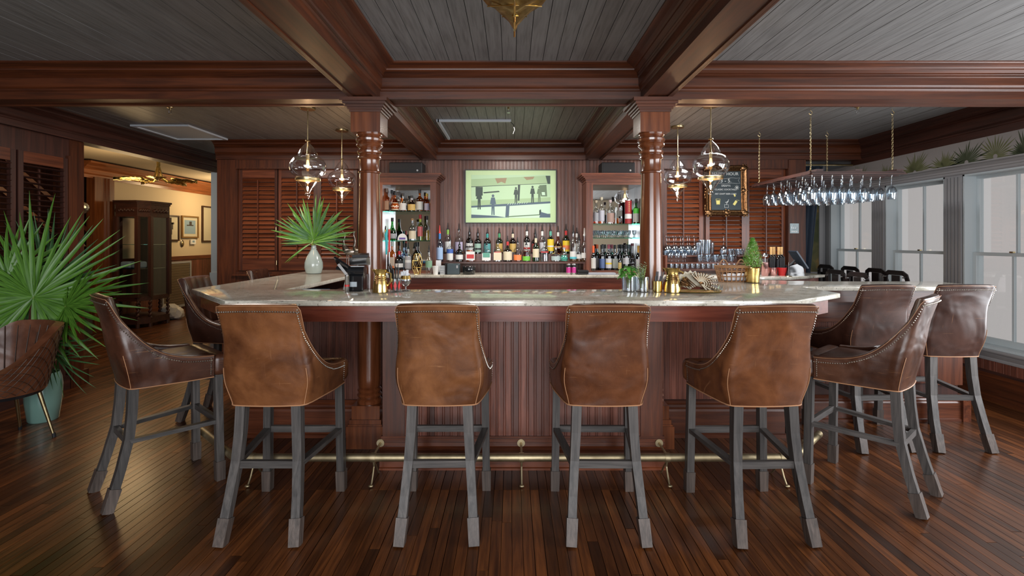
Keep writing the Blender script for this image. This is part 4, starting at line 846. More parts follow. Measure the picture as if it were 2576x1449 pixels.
# stepped glassware stand at the right of the back bar
gs = thing('glass_stand', 'dark wooden stepped stand of glassware behind the right side of the bar', 'shelf', (2.18, 5.55, 1.03))
for k, (z, d) in enumerate(((.06,-.10),(.125,.04),(.20,.17))):
    MB().box(-.52, .50, d-.07, d+.07, z-.015, z).build('step', 'wood_x', gs)
MB().box(-.52, -.50, -.17, .24, 0, .2).build('side', 'wood_z', gs); MB().box(.48, .50, -.17, .24, 0, .2).build('side', 'wood_z', gs); MB().box(-.52, .50, .235, .245, 0, .2).build('back_panel', 'wood_x', gs)
G1 = 'wine glasses upside down on the glassware stand'; G2 = 'tumblers on the glassware stand'
for k in range(9): ware('wine_glass', wine_me, (X(1676+k*8.6, 5.72), 5.70+.04*(k%2), 1.231+.2*1.1), 'clear wine glass upside down on the top step at left', 'glass', G1, (PI,0,0), 1.1)
for k in range(4): ware('tall_tumbler', tum_me, (X(1757+k*11.5, 5.72), 5.72+.03*(k%2), 1.231), 'tall clear tumbler on the top step of the glassware stand', 'glass', G2, s=1.35 if k in (1,2) else 1.1)
ware('wine_glass', wine_me, (X(1820, 5.7), 5.70, 1.231+.22), 'single large wine glass upside down right of the tall tumblers', 'glass', None, (PI,0,0), 1.1)
for k in range(4): ware('low_tumbler', low_me, (X(1836+k*10.5, 5.72), 5.70+.03*(k%2), 1.231), 'low clear tumbler at the right end of the top step', 'glass', 'low tumblers on the top step', s=.85)
for k in range(6): ware('wine_glass', wine_me, (X(1682+k*8.6, 5.6), 5.58+.03*(k%2), 1.156), 'clear wine glass upright on the middle step at left', 'glass', 'upright wine glasses on the middle step', s=.52)
for k in range(10): ware('low_tumbler', low_me, (X(1760+k*10, 5.6), 5.59+.035*(k%2), 1.156), 'clear tumbler on the middle step of the glassware stand', 'glass', 'tumblers on the middle step', s=.95)
for k in range(13): ware('shot_glass', low_me, (X(1690+k*13.2, 5.45), 5.45, 1.091), 'small clear glass on the lowest step of the glassware stand', 'glass', 'small glasses on the lowest step', s=.62)
# ================================================================== DECOR, PLANTS, LAMPS
# framed picture over the shelf
YP = 5.93
pic = thing('framed_picture', 'green-tinted framed picture of people on a wooden pier, above the bottles', 'picture', (X(1285, YP), YP, Z(494.5, YP)))
pw, ph = 115*YP/F, 67.5*YP/F
m = MB()
for a in ((-pw,pw,-ph,-ph+.010),(-pw,pw,ph-.010,ph),(-pw,-pw+.010,-ph+.010,ph-.010),(pw-.010,pw,-ph+.010,ph-.010)): m.box(a[0], a[1], -.032, 0, a[2], a[3])
m.build('frame', 'black', pic); MB().box(-pw+.008, pw-.008, -.018, -.002, -ph+.008, ph-.008).build('mat_board', 'mat_green', pic)
iw, ih = pw*.862, ph*.80
art = MB().box(-iw, iw, -.0195, -.018, -ih, ih).build('print', 'photo_sea', pic)
layer = [0]
def shape(pts, mat, nm='printed_shape'):
    layer[0] += 1; y = -.0197-.00002*layer[0]
    MB().add([(-iw+2*iw*u, y, ih-2*ih*v) for u, v in pts], [tuple(range(len(pts)))[::-1]], 0).build(nm, mat, art)
shape([(0,0),(1,0),(1,.52),(0,.75)], 'photo_sky'); shape([(0,.10),(.95,.02),(.965,.20),(0,.28)], 'photo_deck'); shape([(.94,.02),(1,.02),(1,.21),(.965,.21)], 'photo_dark')
shape([(.30,.08),(.45,.07),(.43,.2),(.38,.16),(.33,.2)], 'photo_rust'); shape([(.66,.05),(.80,.04),(.78,.1),(.70,.12)], 'photo_rust'); shape([(0,.27),(.96,.195),(.96,.205),(0,.285)], 'photo_dark')
shape([(.0,.60),(.52,.56),(1,.52),(1,.62),(.5,.68),(0,.74)], 'photo_deck'); shape([(0,.72),(.5,.665),(1,.615),(1,.66),(.5,.72),(0,.76)], 'photo_blue')
shape([(.59,.23),(.62,.23),(.61,.60),(.585,.60)], 'photo_dark'); shape([(.44,.69),(.485,.69),(.475,.99),(.43,.99)], 'photo_blue'); shape([(.055,.28),(.145,.28),(.145,.48),(.055,.5)], 'photo_dark')
def person_print(u, v, s, mat):
    shape([(u+.015*s*math.cos(q*PI/5), v+.032*s+.030*s*math.sin(q*PI/5)) for q in range(10)], mat, 'printed_figure')
    shape([(u-.02*s,v+.065*s),(u+.02*s,v+.065*s),(u+.034*s,v+.2*s),(u+.016*s,v+.2*s),(u+.018*s,v+.42*s),(u+.004*s,v+.42*s),(u,v+.26*s),(u-.006*s,v+.42*s),(u-.018*s,v+.42*s),(u-.016*s,v+.2*s),(u-.034*s,v+.2*s)], mat, 'printed_figure')
for u, v, s, mt in ((.275,.45,1.15,'photo_blue'),(.10,.34,1.1,'photo_dark'),(.565,.28,.9,'photo_dark'),(.775,.25,.95,'photo_dark'),(.86,.26,.9,'photo_mid')): person_print(u, v, s, mt)
shape([(.15,.40),(.35,.37),(.36,.40),(.16,.43)], 'photo_dark'); shape([(.86,.24),(.95,.23),(.96,.5),(.88,.5)], 'photo_mid'); shape([(.89,.40),(.93,.40),(.935,.47),(.895,.47)], 'photo_sea')
shape([(.0,.92),(.3,.95),(.45,.99),(0,1)], 'photo_blue'); shape([(.45,.96),(1,.90),(1,.92),(.45,.985)], 'photo_mid'); shape([(.86,.82),(.88,.8),(.89,.92),(.86,.93)], 'photo_dark'); shape([(.88,.86),(1,.92),(1,.99),(.86,.99)], 'photo_blue')
for k in range(9): shape([(.47+k*.03,.655-k*.004),(.475+k*.03,.655-k*.004),(.462+k*.03,.70-k*.004),(.457+k*.03,.70-k*.004)], 'photo_sea')
# chalkboard in carved gold frame
YB_ = 5.85
cb = thing('chalkboard', 'chalkboard menu in a carved dark gold frame, hung on the shutters', 'chalkboard', (X(1824.5, YB_), YB_, Z(480, YB_)))
cb.rotation_euler = (math.radians(-2), 0, 0)
bw, bh = .175, .228
MB().box(-bw, bw, -.02, 0, -bh, bh).build('slate', 'slate', cb)
fw_ = .072
pf = [(0,0),(.0,-.025),(.012,-.035),(.025,-.030),(.040,-.045),(.055,-.050),(.066,-.040),(.072,-.02),(.072,0)]
m = MB()
for sx in (-1, 1): m.extr([(o, -u) for o, u in pf], (sx*bw, 0, -bh-fw_*.6), (sx*bw, 0, bh+fw_*.6), (sx, 0, 0), (0,-1,0))
for sz in (-1, 1): m.extr([(o, -u) for o, u in pf], (-bw-fw_*.6, 0, sz*bh), (bw+fw_*.6, 0, sz*bh), (0, 0, sz), (0,-1,0))
fr_ = m.build('carved_frame', 'old_gold', cb, True)
for sx in (-1, 0, 1):
    for sz in (-1, 0, 1):
        if not (sx or sz): continue
        m = MB(); c = (sx*(bw+.036), -.04, sz*(bh+.036)); m.ball(c, .034 if sx and sz else .022, 10, 1.1, .4, 1)
        for k in range(7): a = k*2*PI/7; m.ball((c[0]+.038*math.cos(a), -.036, c[2]+.038*math.sin(a)), .012, 6, 1, .6, 1)
        m.build('corner_scroll' if sx and sz else 'edge_scroll', 'old_gold', fr_, True)
for k in range(16):
    z = -bh-.02+(2*bh+.04)*k/15
    for sx in (-1, 1): MB().ball((sx*(bw+.068+.006*math.sin(k*1.3)), -.02, z), .012, 6, .8, .6, 1.6).build('carved_bead', 'old_gold', fr_, True)
words(cb, 'HAPPY HOUR', .050, (-.005, -.021, .195), 'chalk'); words(cb, '3 - 5.', .062, (.0, -.021, .115), 'chalk'); words(cb, 'DRAFTS', .030, (.0, -.021, .055), 'chalk')
words(cb, 'CLASSIC COCKTAILS', .027, (-.005, -.021, .012), 'chalk'); words(cb, 'ART CRAFT BEER CANS', .024, (-.005, -.021, -.040), 'chalk')
m = MB()
for zz in (.145, .083): m.tube([(-.15+.01*k, -.021, zz+.006*math.sin(k*.35)) for k in range(28)], .0012, 4)
m.tube([(.12,-.021,.145),(.165,-.021,.15),(.145,-.021,.12),(.165,-.021,.085),(.12,-.021,.083)], .0012, 4).build('chalk_banner', 'chalk', cb)
m = MB(); m.tube([(-.12,-.021,-.10),(-.112,-.021,-.165),(-.078,-.021,-.165),(-.07,-.021,-.10),(-.12,-.021,-.10)], .0025, 4).box(-.113, -.077, -.0212, -.020, -.16, -.115).build('chalk_glass', 'chalk_yellow', cb)
m = MB(); m.tube([(-.02,-.021,-.20),(.025,-.021,-.20),(.025,-.021,-.165),(-.02,-.021,-.165),(-.02,-.021,-.20)], .0018, 4).tube([(0,-.021,-.165),(.03,-.021,-.105)], .0025, 4).tube([(-.01,-.021,-.14),(.025,-.021,-.13)], .004, 4).build('chalk_cocktail', 'chalk', cb)
m = MB(); m.cbox((.105,-.0206,-.145), (.028,.001,.058), (0,.6,0)).tube([(.12,-.021,-.11),(.155,-.021,-.118)], .0018, 4).build('chalk_can', 'chalk_yellow', cb)
m = MB()
for k in range(8): a = k*PI/4; m.tube([(.128,-.021,.035),(.128+.028*math.cos(a),-.021,.035+.028*math.sin(a))], .0022, 4)
m.build('chalk_flower', 'chalk', cb); MB().cbox((.10,-.0206,-.055), (.018,.001,.030), (0,-.4,0)).build('chalk_hop', 'chalk_yellow', cb)
# restroom plaque
rp = thing('restroom_sign', 'small pale square restroom sign with two figures on the right casing', 'sign', (X(1999, 5.86), 5.868, Z(574.5, 5.86)))
MB().box(-.052, .052, -.004, 0, -.058, .058).build('plate', labelmat((.45,.55,.58)), rp)
m = MB().tube([(.028*math.cos(a)*1.2, -.0045, .028*math.sin(a)+.012) for a in [2*PI*k/20 for k in range(21)]], .002, 4)
for s in (-1, 1): m.ball((s*.012, -.0048, .024), .005, 6, 1, .3, 1).cbox((s*.012, -.0045, .007), (.010, .001, .022))
m.build('pictogram', 'steel', rp); MB().box(-.035, .035, -.0045, -.004, -.042, -.032).build('braille_strip', 'steel', rp)
# ---- pendant lamps
def pendant(label, x, y, zt, r):
    t = thing('pendant_lamp', label, 'pendant lamp', (x, y, 0), 0, 'glass pendant lamps over the bar'); k = r/.155
    P_ = lambda a, b: (a*k, zt-b*k)
    top = [P_(.082,.120), P_(.084,.112), P_(.080,.095), P_(.060,.055), P_(.036,.025), P_(.018,.008), P_(.015,0)]
    MB().lathe(top, n=32, closed=False).build('glass_neck', 'glass_pendant', t, True)
    body = [P_(.086,.312), P_(.100,.305), P_(.140,.270), P_(.155,.215), P_(.150,.180), P_(.128,.145), P_(.100,.125), P_(.080,.120)]
    MB().lathe(body, n=36, closed=False).build('glass_globe', 'glass_pendant', t, True)
    MB().lathe([P_(.098,.332), P_(.103,.330), P_(.103,.312), P_(.098,.310)], n=32, closed=False).build('brass_ring', 'brass', t, True)
    tip = [P_(.004,.490), P_(.010,.482), P_(.016,.462), P_(.024,.455), P_(.024,.445), P_(.016,.438), P_(.030,.415), P_(.062,.370), P_(.080,.345), P_(.086,.330)]
    MB().lathe(tip, n=28, closed=False).build('glass_finial', 'glass_pendant', t, True)
    MB().tube([(0,0,CZ-.02),(0,0,zt-.01)], .0045, 8).build('stem', 'brass', t); MB().lathe([(.062,CZ-.018),(.065,CZ-.014),(.065,CZ)], n=24).build('canopy', 'brass', t, True)
    MB().lathe([P_(.014,.150), P_(.014,.10), P_(.009,.095), P_(.006,.03), P_(.006,-.01), P_(.022,-.012), P_(.018,-.022)][::1], n=14).build('socket', 'brass', t, True)
    MB().lathe([P_(.004,.222), P_(.011,.214), P_(.0135,.200), P_(.0125,.178), P_(.008,.152)], n=14).build('bulb', 'bulb', t, True)
    point('pendant_glow', (x, y, zt-.25*k), 5.0, (1, .62, .32), .03)
for l, x, y, zt, r in (('nearer, larger glass pendant over the left wing of the bar, palm fronds below', -1.80, 4.38, 2.262, .157), ('farther, smaller glass pendant beside the left column', -1.80, 5.26, 2.245, .147),
        ('nearer, larger glass pendant in front of the chalkboard at right', 1.72, 4.30, 2.262, .155), ('farther, smaller glass pendant beside the right column', 1.70, 5.10, 2.250, .142)): pendant(l, x, y, zt, r)
# ---- brass leaf chandeliers
def chandelier(label, x, y, zt, zl, R_, angs, droop=.1):
    t = thing('leaf_chandelier', label, 'chandelier', (x, y, 0), 0, 'brass leaf chandeliers'); MB().lathe([(.05,zt-.02),(.06,zt-.012),(.06,zt)], n=20).build('canopy', 'leaf_gold', t, True)
    for k, a in enumerate(angs):
        d = Vector((math.cos(a), math.sin(a), 0)); q = Vector((-d.y, d.x, 0)); r0 = R_*.42
        am = MB().tube([d*.012+Vector((0,0,zt-.01)), d*.015+Vector((0,0,(zt+zl)/2)), d*.05+Vector((0,0,zl+.05)), d*r0*.6+Vector((0,0,zl+.005)), d*r0+Vector((0,0,zl))], .009, 8).build('arm', 'leaf_gold', t, True)
        m = MB(); vs = []; n = 10; wd = R_*.24
        for i in range(n+1):
            u = i/n; w_ = wd*(math.sin(PI*min(1, u*1.05)**.75)+.04)*(1-.2*u)
            for j in range(-3, 4):
                v = j/3; z = zl+.035*abs(v)-.05*u*u*droop*3+.006*math.sin(i*2.2+abs(j)*1.5)
                vs.append(d*(r0*.75+(R_-r0*.75)*(u-.06*abs(v)*math.sin(PI*u)))+q*w_*v+Vector((0,0,z)))
        fs = [(i*7+j, i*7+j+1, (i+1)*7+j+1, (i+1)*7+j) for i in range(n) for j in range(6)]
        m.add(vs, fs, 0); lf = m.build('leaf', 'leaf_gold', t, True); so = lf.modifiers.new('s', 'SOLIDIFY'); so.thickness = .004
        m = MB()
        for i in range(2, 9, 2):
            for s in (-1, 1): c0 = vs[i*7+3]; c1 = vs[min(n, i+2)*7+3+s*3]; m.tube([Vector(c0)-Vector((0,0,.004)), (Vector(c0)+Vector(c1))/2-Vector((0,0,.002)), Vector(c1)-Vector((0,0,.004))], .0022, 5)
        m.tube([Vector(vs[i*7+3])-Vector((0,0,.005)) for i in range(n+1)], .004, 6).build('vein', 'gold', lf)
chandelier('brass leaf chandelier hanging in the hall beyond the opening', -4.98, 7.0, 2.64, 2.235, .50, [math.radians(a) for a in (10, 82, 150, 222, 300)])
chandelier('brass leaf chandelier cut off by the top edge, ceiling centre', .01, 1.52, CZ, 2.29, .60, [math.radians(a) for a in (90, 162, 234, 306, 18)])
# ---- palms
leaf_me = {}
def leaflet_mesh(mat, droop, fold=.35):
    key = (mat, droop)
    if key not in leaf_me:
        vs = []; n = 7
        for i in range(n+1):
            u = i/n; w_ = .5*(math.sin(PI*u**.62)**.8 if 0 < u < 1 else (.25 if u == 0 else .02)); z = -droop*u*u
            vs += [(u, -w_, z+fold*w_*.04*0), (u, 0, z-.35*w_*.06), (u, w_, z)]
        fs = [(i*3+j, i*3+j+1, i*3+3+j+1, i*3+3+j) for i in range(n) for j in (0, 1)]
        leaf_me[key] = shared(lambda: MB().add(vs, fs, 0).build('tmp', mat, smooth=True))
    return leaf_me[key]
def frond(plant, base, hub, facing, updir, R_, n=22, spread=330, mat='palm', wd=.035, name='frond', jit=.08, droops=(.0, .08, .18), xmin=None):
    """fan leaf: stalk from base to hub, leaflets radiating in the plane whose normal is 'facing'"""
    base, hub = Vector(base), Vector(hub); Nn = Vector(facing).normalized(); U = Vector(updir); U = (U-Nn*U.dot(Nn)).normalized(); V = Nn.cross(U)
    mid = (base+hub)/2+Nn*.03; f = MB().tube([base, mid, hub], [.006, .005, .004], 6).build(name, 'stem_green', plant, True)
    for k in range(n):
        a = math.radians(-spread/2+spread*k/(n-1))+random.uniform(-.03, .03); d = (U*math.cos(a)+V*math.sin(a)+Nn*random.uniform(-jit, jit*1.5)).normalized(); L = R_*random.uniform(.84, 1.05)*(1-.22*abs(a)/PI)
        if xmin is not None and hub.x+d.x*L < xmin: L = (xmin-hub.x)/d.x
        if L < .12: continue
        yv = Nn.cross(d).normalized(); zv = d.cross(yv); M = Matrix((d, yv, zv)).transposed().to_4x4()
        o = share('leaflet', leaflet_mesh(mat, random.choice(droops)), f, hub, M.to_euler(), (L, wd*random.uniform(.8, 1.15)*(R_/.5)**.5, L))
    return f
# big palm in the green floor pot
pp = thing('potted_palm', 'big fan palm at the left edge in a pale green floor pot', 'potted plant', (-3.66, 3.88, 0))
MB().lathe([(.088,0),(.095,.01),(.112,.15),(.118,.27),(.112,.33),(.100,.37),(.094,.37),(.104,.33),(.108,.27),(.08,.26)], n=32).build('pot', 'pot_green', pp, True)
MB().lathe([(.1,.31),(.1,.325)], n=24).build('soil', 'soil', pp)
def rel(px, py, Y): return (X(px, Y)+3.66, Y-3.88, Z(py, Y))
b0 = (0, 0, .32)
frond(pp, b0, rel(84, 748, 3.74), (.35, -1, .25), (.1, 0, 1), .80, 42, 330, 'palm', .027, droops=(.0, .05, .1), xmin=-.50)
frond(pp, b0, rel(120, 720, 3.95), (.1, -1, .1), (-.1, 0, 1), .62, 26, 200, 'palm_blue', .024, droops=(.0, .05), xmin=-.50)
frond(pp, b0, rel(165, 770, 3.75), (-.3, -1, .5), (1, 0, .35), .46, 22, 220, 'palm', .034, xmin=-.50)
frond(pp, b0, rel(60, 860, 3.7), (.2, -1, .4), (-.3, 0, 1), .42, 18, 260, 'palm_blue', .030, xmin=-.50)
frond(pp, b0, rel(118, 860, 3.85), (.1, -1, .3), (.3, 0, -1), .36, 12, 150, 'palm_blue', .020, xmin=-.50)
frond(pp, b0, rel(145, 900, 3.95), (.0, -1, .2), (1, 0, -.5), .38, 9, 120, 'palm_blue', .014, xmin=-.50)
frond(pp, b0, rel(20, 700, 3.75), (.5, -1, .1), (-.5, 0, 1), .5, 18, 180, 'palm', .034, xmin=-.50)
# vase with fronds on the bar wing
vx, vy = -1.975, 4.95
vs_ = thing('vase', 'pale grey-green ribbed glass vase on the left wing of the bar', 'vase', (vx, vy, CT))
MB().lathe([(.060,0),(.072,.006),(.087,.06),(.086,.11),(.066,.17),(.042,.215),(.025,.245),(.022,.262),(.024,.28),(.021,.283),(.018,.262)], n=36).build('body', 'vase', vs_, True)
MB().lathe([(.0265,.246),(.0285,.252),(.0265,.258)], n=24).build('collar', 'vase', vs_, True)
vp = thing('palm_fronds', 'spray of green palm fronds standing in the grey-green vase', 'foliage', (vx, vy, CT))
hb = (0, 0, .26)
frond(vp, hb, (0, -.01, .34), (0, -1, .15), (0, 0, 1), .46, 26, 165, 'palm', .034, droops=(0, .05, .1), jit=.2)
frond(vp, hb, (.01, .02, .33), (.1, -1, -.2), (.15, 0, 1), .42, 22, 220, 'palm_blue', .030, jit=.25)
frond(vp, hb, (-.01, -.02, .31), (-.1, -1, .5), (-.2, 0, 1), .38, 16, 250, 'palm', .024, jit=.3)
# ---- bronze herons
def heron(label, x, y, face, pose):
    t = thing('heron_figure', label, 'figurine', (x, y, CT), 0); s = face
    MB().lathe([(.045,0),(.04,.008)], n=16).build('base', 'bronze', t)
    for d in (-.014, .014): MB().tube([(d,0,.006),(d*.8+.004*s,0,.09),(d*.6,0,.19)], [.004,.0032,.005], 6).build('leg', 'bronze', t, True)
    m = MB(); pts = [(-.085*s,0,.180),(-.05*s,0,.195),(0,0,.215),(.035*s,0,.235),(.048*s,0,.27),(.036*s,0,.31),(.040*s,0,.35),(.052*s,0,.385),(.050*s,0,.41),(.040*s,0,.425)] if pose else [(-.085*s,0,.180),(-.05*s,0,.19),(0,0,.215),(.030*s,0,.25),(.045*s,0,.29),(.045*s,0,.33),(.034*s,0,.36),(.032*s,0,.39),(.040*s,0,.41),(.048*s,0,.42)]
    m.tube(pts, [.004,.022,.036,.030,.015,.010,.008,.008,.011,.009], 12).build('body', 'bronze', t, True)
    hx = pts[-1]; MB().tube([hx, (hx[0]+.03*s*(1 if not pose else 1), 0, hx[2]-.012 if pose else hx[2]+.03), (hx[0]+.062*s, 0, hx[2]-.03 if pose else hx[2]+.06)], [.008,.004,.0012], 8).build('beak', 'bronze', t, True)
    for d in (-1, 1): MB().ball((-.02*s, d*.030, .21), .040, 10, 1.5, .25, .7).build('wing', 'bronze', t, True)
heron('left bronze heron figure with raised neck, by the louvred shutters', X(875, 5.3), 5.30, -1, 0); heron('right bronze heron figure with hooked neck, next to the column', X(902, 5.3), 5.30, -1, 1)
# ---- things on the counter, left
pt = thing('payment_terminal', 'black till terminal with tilted screen and receipt printer left of the column', 'till', (X(893, 3.25), 3.27, CT))
MB().rbox(-.035, .062, -.05, .09, 0, .105, .008, 2).build('printer_box', 'black_gloss', pt); MB().box(-.022, .022, -.053, -.050, .030, .062).build('paper_sticker', labelmat((.45,.52,.56)), pt)
MB().lathe([(.040,-.05),(.040,.05)], n=20).build('paper_roll_cover', 'black_gloss', pt, True, loc=(.01, .0, .125), rot=(0, PI/2, 0))
MB().cbox((.02, .02, .195), (.13, .012, .055), (.5, 0, .15)).build('display_back', 'steel', pt); MB().cbox((.02, .035, .225), (.10, .05, .03), (.2, 0, .1)).build('display_cap', 'black', pt)
MB().cbox((-.085, .0, .165), (.12, .012, .11), (.9, .5, -.3)).build('screen', 'black_gloss', pt); MB().bar([(-.115,0,.175),(-.055,.0,.10),(-.075,.0,.005)], .018, .010).build('stand_arm', 'steel', pt)
MB().bar([(-.13,.0,.15),(-.045,.02,.13)], .012, .02).build('screen_edge', 'black', pt)
sk = thing('cocktail_muddler', 'slim steel tube with red collar standing left of the till', 'bar tool', (X(873, 3.18), 3.18, CT)); MB().lathe([(.012,0),(.014,.004),(.0135,.10),(.0145,.102),(.0145,.108),(.011,.11)], n=16).build('tube', 'steel', sk, True); MB().lathe([(.0152,.035),(.0152,.048)], n=16).build('collar', 'red', sk, True)
bx = thing('menu_box', 'flat blue pack lying in the bar well by the till', 'box', (X(790, 3.5), 3.50, 1.025)); MB().rbox(-.10, .10, -.04, .04, 0, .03, .004, 1).build('pack', 'blue_pack', bx)
well = thing('bar_well_shelf', 'narrow wooden ledge in the bar well behind the till', 'shelf', (0, 3.55, .985)); MB().box(-1.50, 1.42, -.16, .05, 0, .018).build('ledge', 'apron', well)
def pitcher(label, x, y, flip=1, s=1):
    t = thing('gold_pitcher', label, 'pitcher', (x, y, CT), 0); t.scale = (s,)*3
    MB().lathe([(.046,0),(.050,.004),(.049,.03),(.043,.07),(.036,.10),(.034,.115),(.040,.135),(.046,.146),(.043,.146),(.031,.115),(.04,.03)], n=28).build('body', 'gold', t, True)
    for k in range(6): MB().lathe([(.0445-.0015*k,.045+k*.011),(.0462-.0015*k,.0475+k*.011),(.0440-.0015*k,.050+k*.011)], n=24, closed=False).build('band', 'gold', t, True)
    MB().add([(flip*-.030,-.012,.140),(flip*-.062,0,.152),(flip*-.030,.012,.140),(flip*-.034,0,.118)], [(0,1,3),(1,2,3),(0,3,2),(0,2,1)], 0).build('spout', 'gold', t)
    MB().tube([(flip*.040,0,.13),(flip*.066,0,.12),(flip*.066,0,.07),(flip*.044,0,.04)], .006, 8).build('handle', 'gold', t, True)
    m = MB()
    for k in range(6): m.box(-.014+.0*k, .014, -.0475+.0012*k, -.042, .058+k*.009, .062+k*.009)
    m.box(-.017,-.013,-.046,-.036,.055,.112).box(.013,.017,-.046,-.036,.055,.112).build('relief', 'old_gold', t)
pitcher('gold hammered pitcher in front of the left column', X(955, 3.14), 3.16); pitcher('gold pitcher beside the shell, right of the black straws', X(1694, 3.14), 3.16, 1, 1.05)
def straws(t, n, r, h0, h1, lean):
    for k in range(n):
        a = 2*PI*k/n*1.7; q = r*.6*math.sqrt((k+1)/n); p0 = Vector((q*math.cos(a), q*math.sin(a), .006)); p1 = Vector((q*math.cos(a)*2.3+lean, q*math.sin(a)*1.5, h0+(h1-h0)*((k*7) % n)/n)); MB().tube([p0, p1], .0030, 6).build('straw', 'straw', t)
gc = thing('straw_glass', 'glass with red diamond pattern full of black straws by the gold pitcher', 'straw glass', (X(994, 3.2), 3.21, CT)); MB().lathe([(.030,0),(.034,.004),(.040,.085),(.038,.085),(.032,.01),(.001,.008)], n=24).build('glass', 'glass_stem', gc, True)
for k in range(9):
    a = 2*PI*k/9; R1 = .0375; c, s_ = math.cos(a), math.sin(a); u = Vector((-s_, c, 0)); o_ = Vector((c*(R1+.001), s_*(R1+.001), 0)); z0 = Vector((0,0,1))
    MB().add([o_*.93+z0*.008, o_+u*.0105+z0*.04, o_*1.05+z0*.074, o_-u*.0105+z0*.04], [(0,1,2,3)], 0).build('red_diamond', 'red', gc)
straws(gc, 18, .03, .14, .185, -.012)
go = thing('napkin_goblet', 'footed goblet with gold rim holding clear wrappers near the left column', 'goblet', (X(1020, 3.24), 3.25, CT)); MB().lathe([(.026,0),(.024,.004),(.005,.010),(.005,.030),(.018,.036),(.034,.058),(.035,.075),(.028,.100),(.026,.100),(.032,.075),(.018,.042)], n=24).build('bowl', 'glass_stem', go, True)
MB().lathe([(.0355,.078),(.0290,.101)], n=24, closed=False).build('gold_band', 'gold', go, True)
for k in range(4): MB().cbox((.006*(k-1.5), .0, .112), (.050, .002, .030), (.3*k, .5*k, .7*k)).build('wrapper', 'napkin', go)
cs = thing('straw_cup', 'small brass cup of black straws in front of the right column', 'straw cup', (X(1656, 3.17), 3.19, CT)); MB().lathe([(.026,0),(.029,.003),(.031,.070),(.029,.070),(.027,.008)], n=24).build('cup', 'gold', cs, True); straws(cs, 14, .026, .10, .16, .022)
# herbs in glasses
def herb(label, x, y, mat, R_, n, kind):
    t = thing('herb_glass', label, 'herb glass', (x, y, CT)); MB().lathe([(.036,0),(.042,.004),(.044,.095),(.042,.095),(.038,.012),(.001,.010)], n=24).build('glass', 'glass_stem', t, True)
    for k in range(n):
        a = 2*PI*k/n+.4*(k % 3); p1 = Vector((R_*.75*math.cos(a)*(.5+.5*((k*5) % 7)/7)-.01, R_*.6*math.sin(a), .11+.065*((k*3) % 5)/5)); st = MB().tube([(.006*math.cos(a), .006*math.sin(a), .02), (p1.x*.4, p1.y*.4, .08), p1], .002, 5).build('stem', 'stem_green', t)
        if kind == 'leaf':
            for j in range(5):
                b = a+(j-2)*.9; d = Vector((math.cos(b), math.sin(b), random.uniform(-.7, .5))).normalized(); L = random.uniform(.032, .05); yv = Vector((0,0,1)).cross(d).normalized(); zv = d.cross(yv)
                share('leaf', leaflet_mesh(mat, .3), st, p1, Matrix((d, yv, zv)).transposed().to_euler(), (L, .028, L))
        else:
            m = MB(); base_ = Vector((0,0,.05)); 
            for j in range(26):
                u = j/26; c = base_.lerp(p1+Vector((0,0,.03)), u); b = j*2.4; d = Vector((math.cos(b), math.sin(b), .5)).normalized()*.016; m.add([c, c+d*.5+Vector((0,0,.002)), c+d, c+d*.5-Vector((0,0,.002))], [(0,1,2,3)], 0)
            m.build('needles', mat, st)
herb('glass of broad-leaved basil on the counter left of the right column', X(1583, 3.2), 3.22, 'basil', .060, 13, 'leaf'); herb('glass of rosemary sprigs touching the right column', X(1615, 3.2), 3.20, 'herb', .055, 10, 'needle')
# gold tray with sea shell
tr = thing('gold_tray', 'small oval gold tray under the shell ornament', 'tray', (X(1755, 3.16), 3.16, CT)); MB().lathe([(.10,0),(.135,.004),(.140,.010),(.137,.011),(.13,.006),(.001,.004)], n=36, sx=1.1, sy=.55).build('dish', 'gold', tr, True)
MB().tube([(-.15,0,.012),(-.175,0,.018),(-.15,.02,.012)], .004, 6).build('handle', 'gold', tr)
sl = thing('shell_ornament', 'gold and cream clam shell ornament with ribbed fan of spines on the gold tray', 'ornament', (X(1752, 3.16), 3.16, CT+.012))
m = MB(); vs = []; n, mm_ = 16, 8
for i in range(n+1):
    a = math.radians(15+150*i/n)
    for j in range(mm_+1):
        u = j/mm_; rr_ = .115*u*(1+.07*math.cos(i*PI)); vs.append((-.045+rr_*math.cos(a)*.85, -.018+.05*math.sin(PI*u)*.5, .012+rr_*math.sin(a)*.95))
m.add(vs, [(i*(mm_+1)+j, i*(mm_+1)+j+1, (i+1)*(mm_+1)+j+1, (i+1)*(mm_+1)+j) for i in range(n) for j in range(mm_)], 0); o = m.build('clam_shell', 'shell_light', sl, True); so = o.modifiers.new('s', 'SOLIDIFY'); so.thickness = .006
for k in range(13):
    a = math.radians(-50+k*15.5); d = Vector((math.cos(a), -.12, math.sin(a)*1.0)).normalized(); hub = Vector((.006, -.048, .050)); L = .088+.02*math.sin(k*.5+.4); L = min(L, (.042/max(.01, -d.z)) if d.z < 0 else L)
    f = MB().tube([hub, hub+d*L*.5, hub+d*L], [.004, .0085, .003], 8).build('rib', 'old_gold', sl, True); m = MB()
    for j in range(6): m.ball(hub+d*L*(.22+.13*j)+Vector((0,-.006,0)), .0050, 6)
    m.build('rib_spines', 'shell_light', f, True)
for k in range(9): a = math.radians(195-k*9); MB().tube([(-.045, -.028, .03), (-.045+.10*math.cos(a)*.7, -.04, .055+.06*math.sin(a)-.02*k/9), (-.10+.012*k, -.03, .012+.006*(k%3))], [.003, .006, .002], 6).build('lower_rib', 'old_gold', sl, True)
lo = thing('glass_lotus', 'small clear glass lotus dish with pointed petals right of the shell', 'ornament', (X(1800, 3.16), 3.14, CT))
MB().lathe([(.02,0),(.022,.003),(.012,.006)], n=16).build('foot', 'gold', lo)
